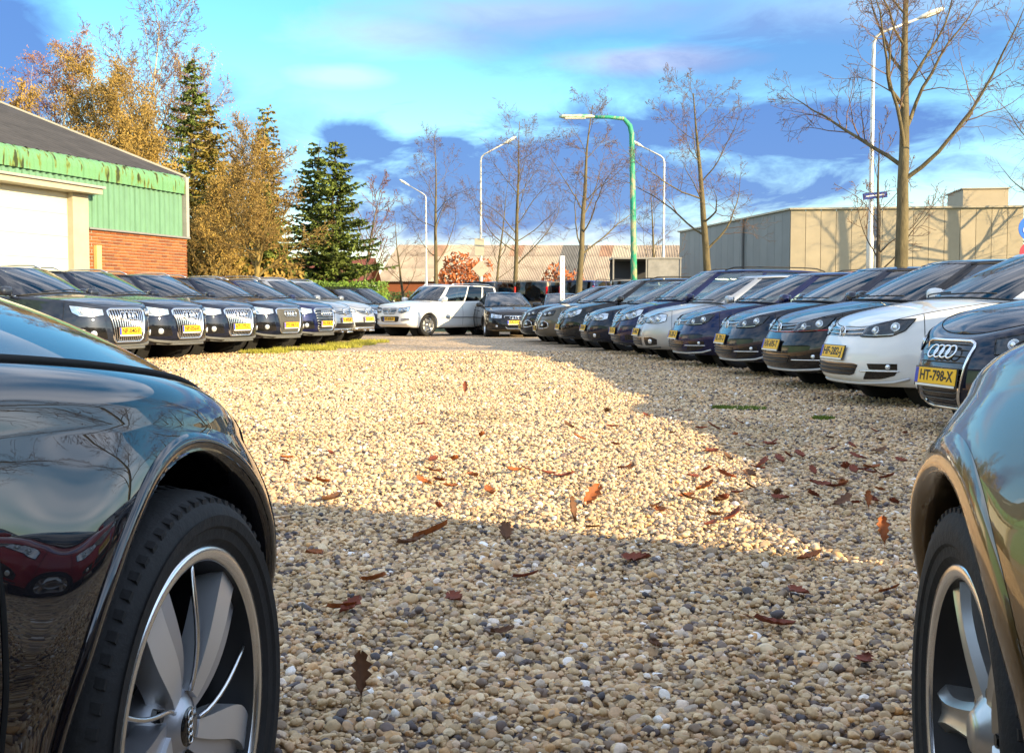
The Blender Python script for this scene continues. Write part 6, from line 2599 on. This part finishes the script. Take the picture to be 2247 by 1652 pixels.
        for ax in (P['axF'], P['axR']):
            for sg in (1, -1):
                yc = sg * (P['W'] + P.get('wout', .008) - P['tyrew'] / 2)
                steer = P.get('steer', 0) if ax > 0 else 0
                Mx = Matrix.Translation((ax, yc, P['wr'])) @ Matrix.Rotation(math.radians(steer), 4, 'Z') @ Matrix.Rotation(-sg * PI / 2, 4, 'X') @ Matrix.Rotation(math.radians(P.get('spin', 0)), 4, 'Z')
                if style == 'blade' and sg > 0:
                    pass
                pi = len(s.parts)
                s.parts.append(['wheel', barrel, None, Mx, False])
                I = Matrix.Identity(4)
                for nm, me in (('tyre', tyre), ('rim_lip', lip), ('hub', hub), ('hub_cap', cap0), ('brake_disc', disc), ('brake_caliper', calm)):
                    s.parts.append([nm, me, pi, I, False])
                if style == 'blade':
                    s.parts.append(['badge', capm, pi, Matrix.Rotation(math.radians(-P.get('spin', 0) + 90), 4, 'Z'), False])
                for k in range(5):
                    Rk = Matrix.Rotation(2 * PI * k / 5, 4, 'Z')
                    for nm, me in arm_parts:
                        s.parts.append([nm, me, pi, Rk, False])
                    s.parts.append(['wheel_bolt', bolt, pi, Rk @ Matrix.Translation((.056 * math.cos(.63), .056 * math.sin(.63), zt - .022)), False])


mat('rim_bright', (.80, .81, .83), .22, 1.0)
mat('rim_face', (.78, .80, .84), .30, .75)
mat('rim_grey', (.52, .53, .57), .36, .75)
mat('rim_silver', (.58, .575, .55), .30, .85, var=.08, scale=12)
mat('rim_dark', (.012, .012, .014), .5, .2)
mat('brake_steel', (.12, .115, .11), .45, .8)

HL = HeroCar(style='blade', res=.014, wout=.015, spin=40, steer=0, xf=2.08, xr=-2.10, axF=1.25, axR=-1.30, W=.905, wr=.325, arch=.380, rimr=.245, tyrew=.235, aF=.90, nF=3.2, roll=.075, flare=.022,
             zt=[(2.10, .635), (1.95, .675), (1.66, .742), (1.38, .800), (.91, .848), (.5, .868), (-.6, .90), (-1.6, .93), (-2.1, .90)],
             insS=[(0, .075), (.07, .045), (.25, .030), (.42, .018), (.60, .002), (.70, 0), (.80, .004), (.9, .016), (1, .036)],
             xcb=.74, xa=.42, xd=-1.45, xrb=-1.85, xrf=-.15, xrr=-1.30, yr=.55, crown_ex=2.6, crown_pts=[(-.2, .12), (.6, .16), (1.25, .185), (1.6, .18), (1.8, .155), (1.95, .09), (2.08, 0)],
             zroof=[(.1, 1.29), (-.2, 1.33), (-.6, 1.335), (-1.5, 1.22)], doors=(.78, -.35, -1.0), split=[('p', .06), ('g', .52), ('p', .56), ('g', .86), ('p', 1)])
HL.grille([(0, .60), (.30, .60), (.35, .585)], [(0, .24), (.24, .24), (.28, .27)], 9, False, 'chrome', .012, 'black_plastic', .005)
HL.headlight([(.46, .625), (.64, .66), (.93, .715)], [(.48, .53), (.64, .54), (.90, .62)], True)
HL.tail([(.45, .82), (.9, .84)], [(.45, .70), (.9, .72)])
HL.plate(None, .42, .02)
HR = HeroCar(style='five', res=.014, spin=-62, lipw=.055, steer=-2, xf=2.05, xr=-2.10, axF=1.25, axR=-1.30, W=.89, wr=.318, arch=.358, rimr=.226, tyrew=.215, aF=.95, nF=3.0, roll=.075, flare=.040,
             zt=[(2.07, .68), (1.92, .735), (1.66, .80), (1.42, .845), (.95, .89), (.5, .88), (-.6, .92), (-1.6, .95), (-2.1, .92)],
             insS=[(0, .07), (.07, .045), (.25, .030), (.42, .018), (.60, .002), (.70, 0), (.80, .006), (.9, .022), (1, .045)],
             xcb=.85, xa=.52, xd=-1.55, xrb=-1.9, xrf=.1, xrr=-1.55, yr=.58, crown_ex=3.6, crown_pts=[(-.2, .12), (.6, .155), (1.25, .17), (1.55, .16), (1.75, .12), (1.92, .06), (2.05, 0)],
             zroof=[(.1, 1.36), (-.2, 1.40), (-.6, 1.41), (-1.6, 1.33)], doors=(.80, -.3, -1.0))
HR.headlight([(.46, .64), (.64, .67), (.90, .72)], [(.48, .55), (.64, .56), (.88, .63)], False)
HR.grille([(0, .60), (.40, .61)], [(0, .50), (.36, .50)], 3, False, 'chrome', .010, 'black_plastic', .005)
HR.tail([(.45, .86), (.9, .88)], [(.45, .72), (.9, .74)])


def hero_place(model, wx, wy, heading, side, *a, **k):
    off = Matrix.Rotation(math.radians(heading), 2) @ Vector((model.P['axF'], side * (model.P['W'] - .026 + model.P.get('wout', .008))))
    return place_car(model, wx - off.x, wy - off.y, heading, *a, **k)


hero_place(HL, -.440, 1.57, 90 - 7.6, -1, 'paint_mirror_black', 'black car cut off by the left edge, swept alloy wheel filling the corner', name='foreground_car')
hero_place(HR, .629, 1.565, 90 - 6.5, 1, 'paint_bronze_reflect', 'glossy bronze brown car cut off by the right edge, five spoke silver wheel', name='foreground_car')

# papers on dashboards
for (x, y, z, rz) in ((3.38, 22.45, 1.02, .4), (-.25, 37.95, .93, 0.1)):
    pp = MB().box((0, 0, 0), (.26, .36, .004), Matrix.Rotation(.25, 3, 'Y'))
    o = pp.build('dashboard_paper', 'paper', None, loc=(x, y, z), rot=(0, 0, rz))
    tag(o, 'white paper on the dashboard of the dark blue people carrier' if x > 1 else 'white paper on the dashboard of the black saloon', 'paper')

# ------------------------------------------------------------------ fallen leaves
mat('leaf_orange', (.27, .075, .013), .7, var=.35, scale=18)
mat('leaf_red', (.17, .036, .014), .7, var=.35, scale=18)
mat('leaf_brown', (.12, .05, .02), .75, var=.35, scale=18)


def leaf_mesh(seed, material):
    rng = random.Random(seed)
    L = .13
    prof = [(0, .03), (.10, .08), (.22, .34), (.31, .24), (.45, .52), (.55, .30), (.68, .56), (.77, .30), (.88, .34), (.95, .18), (1.0, .03)]
    v, f = [], []
    cu, cw = rng.uniform(.6, 1.8), rng.uniform(.5, 2.0)
    for (t, w) in prof:
        z0 = .035 * cu * (t - .4) ** 2
        for sgn, m in ((-1, 1), (-1, .5), (0, 0), (1, .5), (1, 1)):
            ww = w * L * .58 * rng.uniform(.85, 1.15)
            y = sgn * m * ww
            v.append(((t - .5) * L + abs(sgn) * m * .012, y, z0 + .010 * cw * m * m + rng.uniform(-.0015, .0015)))
    n = 5
    for i in range(len(prof) - 1):
        for k in range(4):
            f.append((i * n + k, (i + 1) * n + k, (i + 1) * n + k + 1, i * n + k + 1))
    mb = MB().add(v, f)
    mb.tube([(-.5 * L, 0, .004), (-.72 * L, .004, .008)], [.0015, .001], 4)
    return mb.mesh('fallen_leaf', material, True)


LEAVES = {m: [leaf_mesh(k + 10 * q, m) for k in range(4)] for q, m in enumerate(('leaf_orange', 'leaf_red', 'leaf_brown'))}
spots = [(920, 942, 1), (1055, 967, 0), (1273, 972, 0), (620, 1025, 1), (628, 1018, 0), (670, 1070, 0), (1205, 1055, 1), (1242, 1056, 1), (1075, 1098, 0), (985, 1085, 0), (950, 1045, 1),
         (930, 1074, 0), (1130, 1048, 0), (960, 1130, 1), (895, 1212, 2), (1565, 1000, 1), (1600, 1020, 2), (1675, 1030, 1), (1668, 1040, 1), (1385, 1040, 2), (1370, 1042, 1), (1790, 1050, 1), (1800, 1080, 1),
         (1880, 1050, 1), (1900, 1045, 1), (1915, 1050, 1), (1830, 995, 1), (1985, 1025, 1), (1780, 1245, 0), (1450, 1135, 0), (1440, 1130, 2), (1610, 1150, 1), (1490, 910, 1), (1420, 920, 1), (740, 1365, 0), (760, 1368, 1),
         (1440, 1445, 2), (1330, 912, 2), (1560, 1170, 1), (1650, 1085, 2), (1720, 1110, 1), (1520, 1060, 1), (1600, 1060, 1), (1850, 1120, 2), (1765, 1330, 1), (1100, 1420, 2), (820, 1300, 0), (680, 1240, 0),
         (1350, 985, 1), (1250, 945, 2), (1480, 960, 2), (1700, 980, 1), (1760, 1010, 1), (1930, 1000, 2), (1950, 1060, 1), (1860, 1040, 1), (1620, 1095, 1), (1300, 1180, 2), (1150, 1290, 1), (1910, 1480, 1), 
         (1405, 1250, 1), (1000, 1340, 1), (1700, 1400, 1), (1960, 1320, 0)]
rl = random.Random(9)
for _ in range(34):
    spots.append((rl.uniform(1480, 1990), rl.gauss(1040, 48), rl.choice((1, 1, 1, 2, 0))))
for _ in range(10):
    spots.append((rl.uniform(700, 1500), rl.gauss(1040, 60), rl.choice((1, 0, 2))))
for (px, py, c) in spots:
    d = .9 * 2550 / (py - 676)
    x = (px - 1123) / 2550 * d
    m = ('leaf_orange', 'leaf_red', 'leaf_brown')[c]
    o = ob('fallen_leaf', rl.choice(LEAVES[m]))
    o.location = (x, d, .024 + rl.uniform(0, .012))
    o.rotation_euler = (rl.uniform(-.35, .35), rl.uniform(-.45, .25), rl.uniform(0, 6.28))
    s = rl.uniform(.5, .85)
    o.scale = (s, s, s)
    if px > 1480 and 950 < py < 1130:
        where = 'in the drift of leaves before the bronze car'
    elif py < 985:
        where = 'far out on the gravel near the parked rows'
    elif py >= 1130:
        where = 'in the shade towards the black car' if px < 1123 else 'in the shade towards the bronze car'
    else:
        where = 'in the sunlit middle of the yard'
    tag(o, ('larger ' if s > .68 else 'small ') + ('orange brown', 'dark red', 'dull brown')[c] + ' oak leaf ' + where, 'leaf', 'fallen oak leaves on the gravel')
for (px, py, m, rot, s, lb) in (
        (1020, 868, 'leaf_red', (0, -1.35, 1.6), .95, 'red brown oak leaf standing upright alone on the sunlit gravel'),
        (1295, 1112, 'leaf_orange', (.5, -.5, .9), 1.15, 'largest bright orange oak leaf in the sunlit strip'),
        (1255, 1165, 'leaf_brown', (.2, -1.25, 2.3), .8, 'dark curled leaf standing on edge below the orange one'),
        (940, 1192, 'leaf_orange', (-.3, -.3, .2), 1.1, 'broad orange leaf in the shade near the black wheel'),
        (1945, 1218, 'leaf_orange', (0, -1.05, 1.5), .8, 'upright orange oak leaf near the bronze car wheel'),
        (1910, 1140, 'leaf_orange', (.2, -1.0, 1.4), .6, 'smaller upright orange leaf behind the one by the bronze car'),
        (785, 1572, 'leaf_brown', (.1, -1.2, 1.7), .75, 'brown leaf standing upright in the gravel near the bottom edge')):
    d = .9 * 2550 / (py - 676)
    o = ob('fallen_leaf', LEAVES[m][1])
    o.location = ((px - 1123) / 2550 * d, d, .030 if abs(rot[1]) < .8 else .075)
    o.rotation_euler = rot
    o.scale = (s, s * .75, s)
    tag(o, lb, 'leaf', 'fallen oak leaves on the gravel')


# ------------------------------------------------------------------ grass and moss tufts
mat('grass_blade', (.34, .32, .04), .8, var=.4, scale=3)
mat('moss', (.13, .19, .02), .9, var=.4, scale=10)


def tufts(name, spots_, n, h, material, label, seed):
    rng = random.Random(seed)
    mb = MB()
    for (x, y, rx, ry) in spots_:
        for _ in range(n):
            a, q = rng.uniform(0, 2 * PI), math.sqrt(rng.random())
            p = Vector((x + rx * q * math.cos(a), y + ry * q * math.sin(a), .012))
            hh = h * rng.uniform(.4, 1.2)
            u = Vector((rng.gauss(0, .5), rng.gauss(0, .5), 1)).normalized() * hh
            w = Vector((rng.gauss(0, 1), rng.gauss(0, 1), 0)).normalized() * (.004 + hh * .05)
            k = len(mb.v)
            mb.v += [tuple(p - w), tuple(p + w), tuple(p + u)]
            mb.f.append((k, k + 1, k + 2))
    o = mb.build(name, material)
    tag(o, label, 'grass', kind='stuff')


tufts('grass', [(-4.4, 24.6, .7, .5), (-4.1, 26.3, .7, .7), (-3.9, 28.3, .6, .9), (-3.7, 30.3, .5, .8), (-4.9, 23.0, .5, .4)], 1500, .09, 'grass_blade', 'short yellowish grass along the left row of cars', 4)
tufts('moss', [(2.05, 10.25, .20, .16), (1.86, 10.3, .08, .1), (2.5, 9.3, .09, .08)], 900, .028, 'moss', 'small green moss patches in the gravel before the white car', 5)
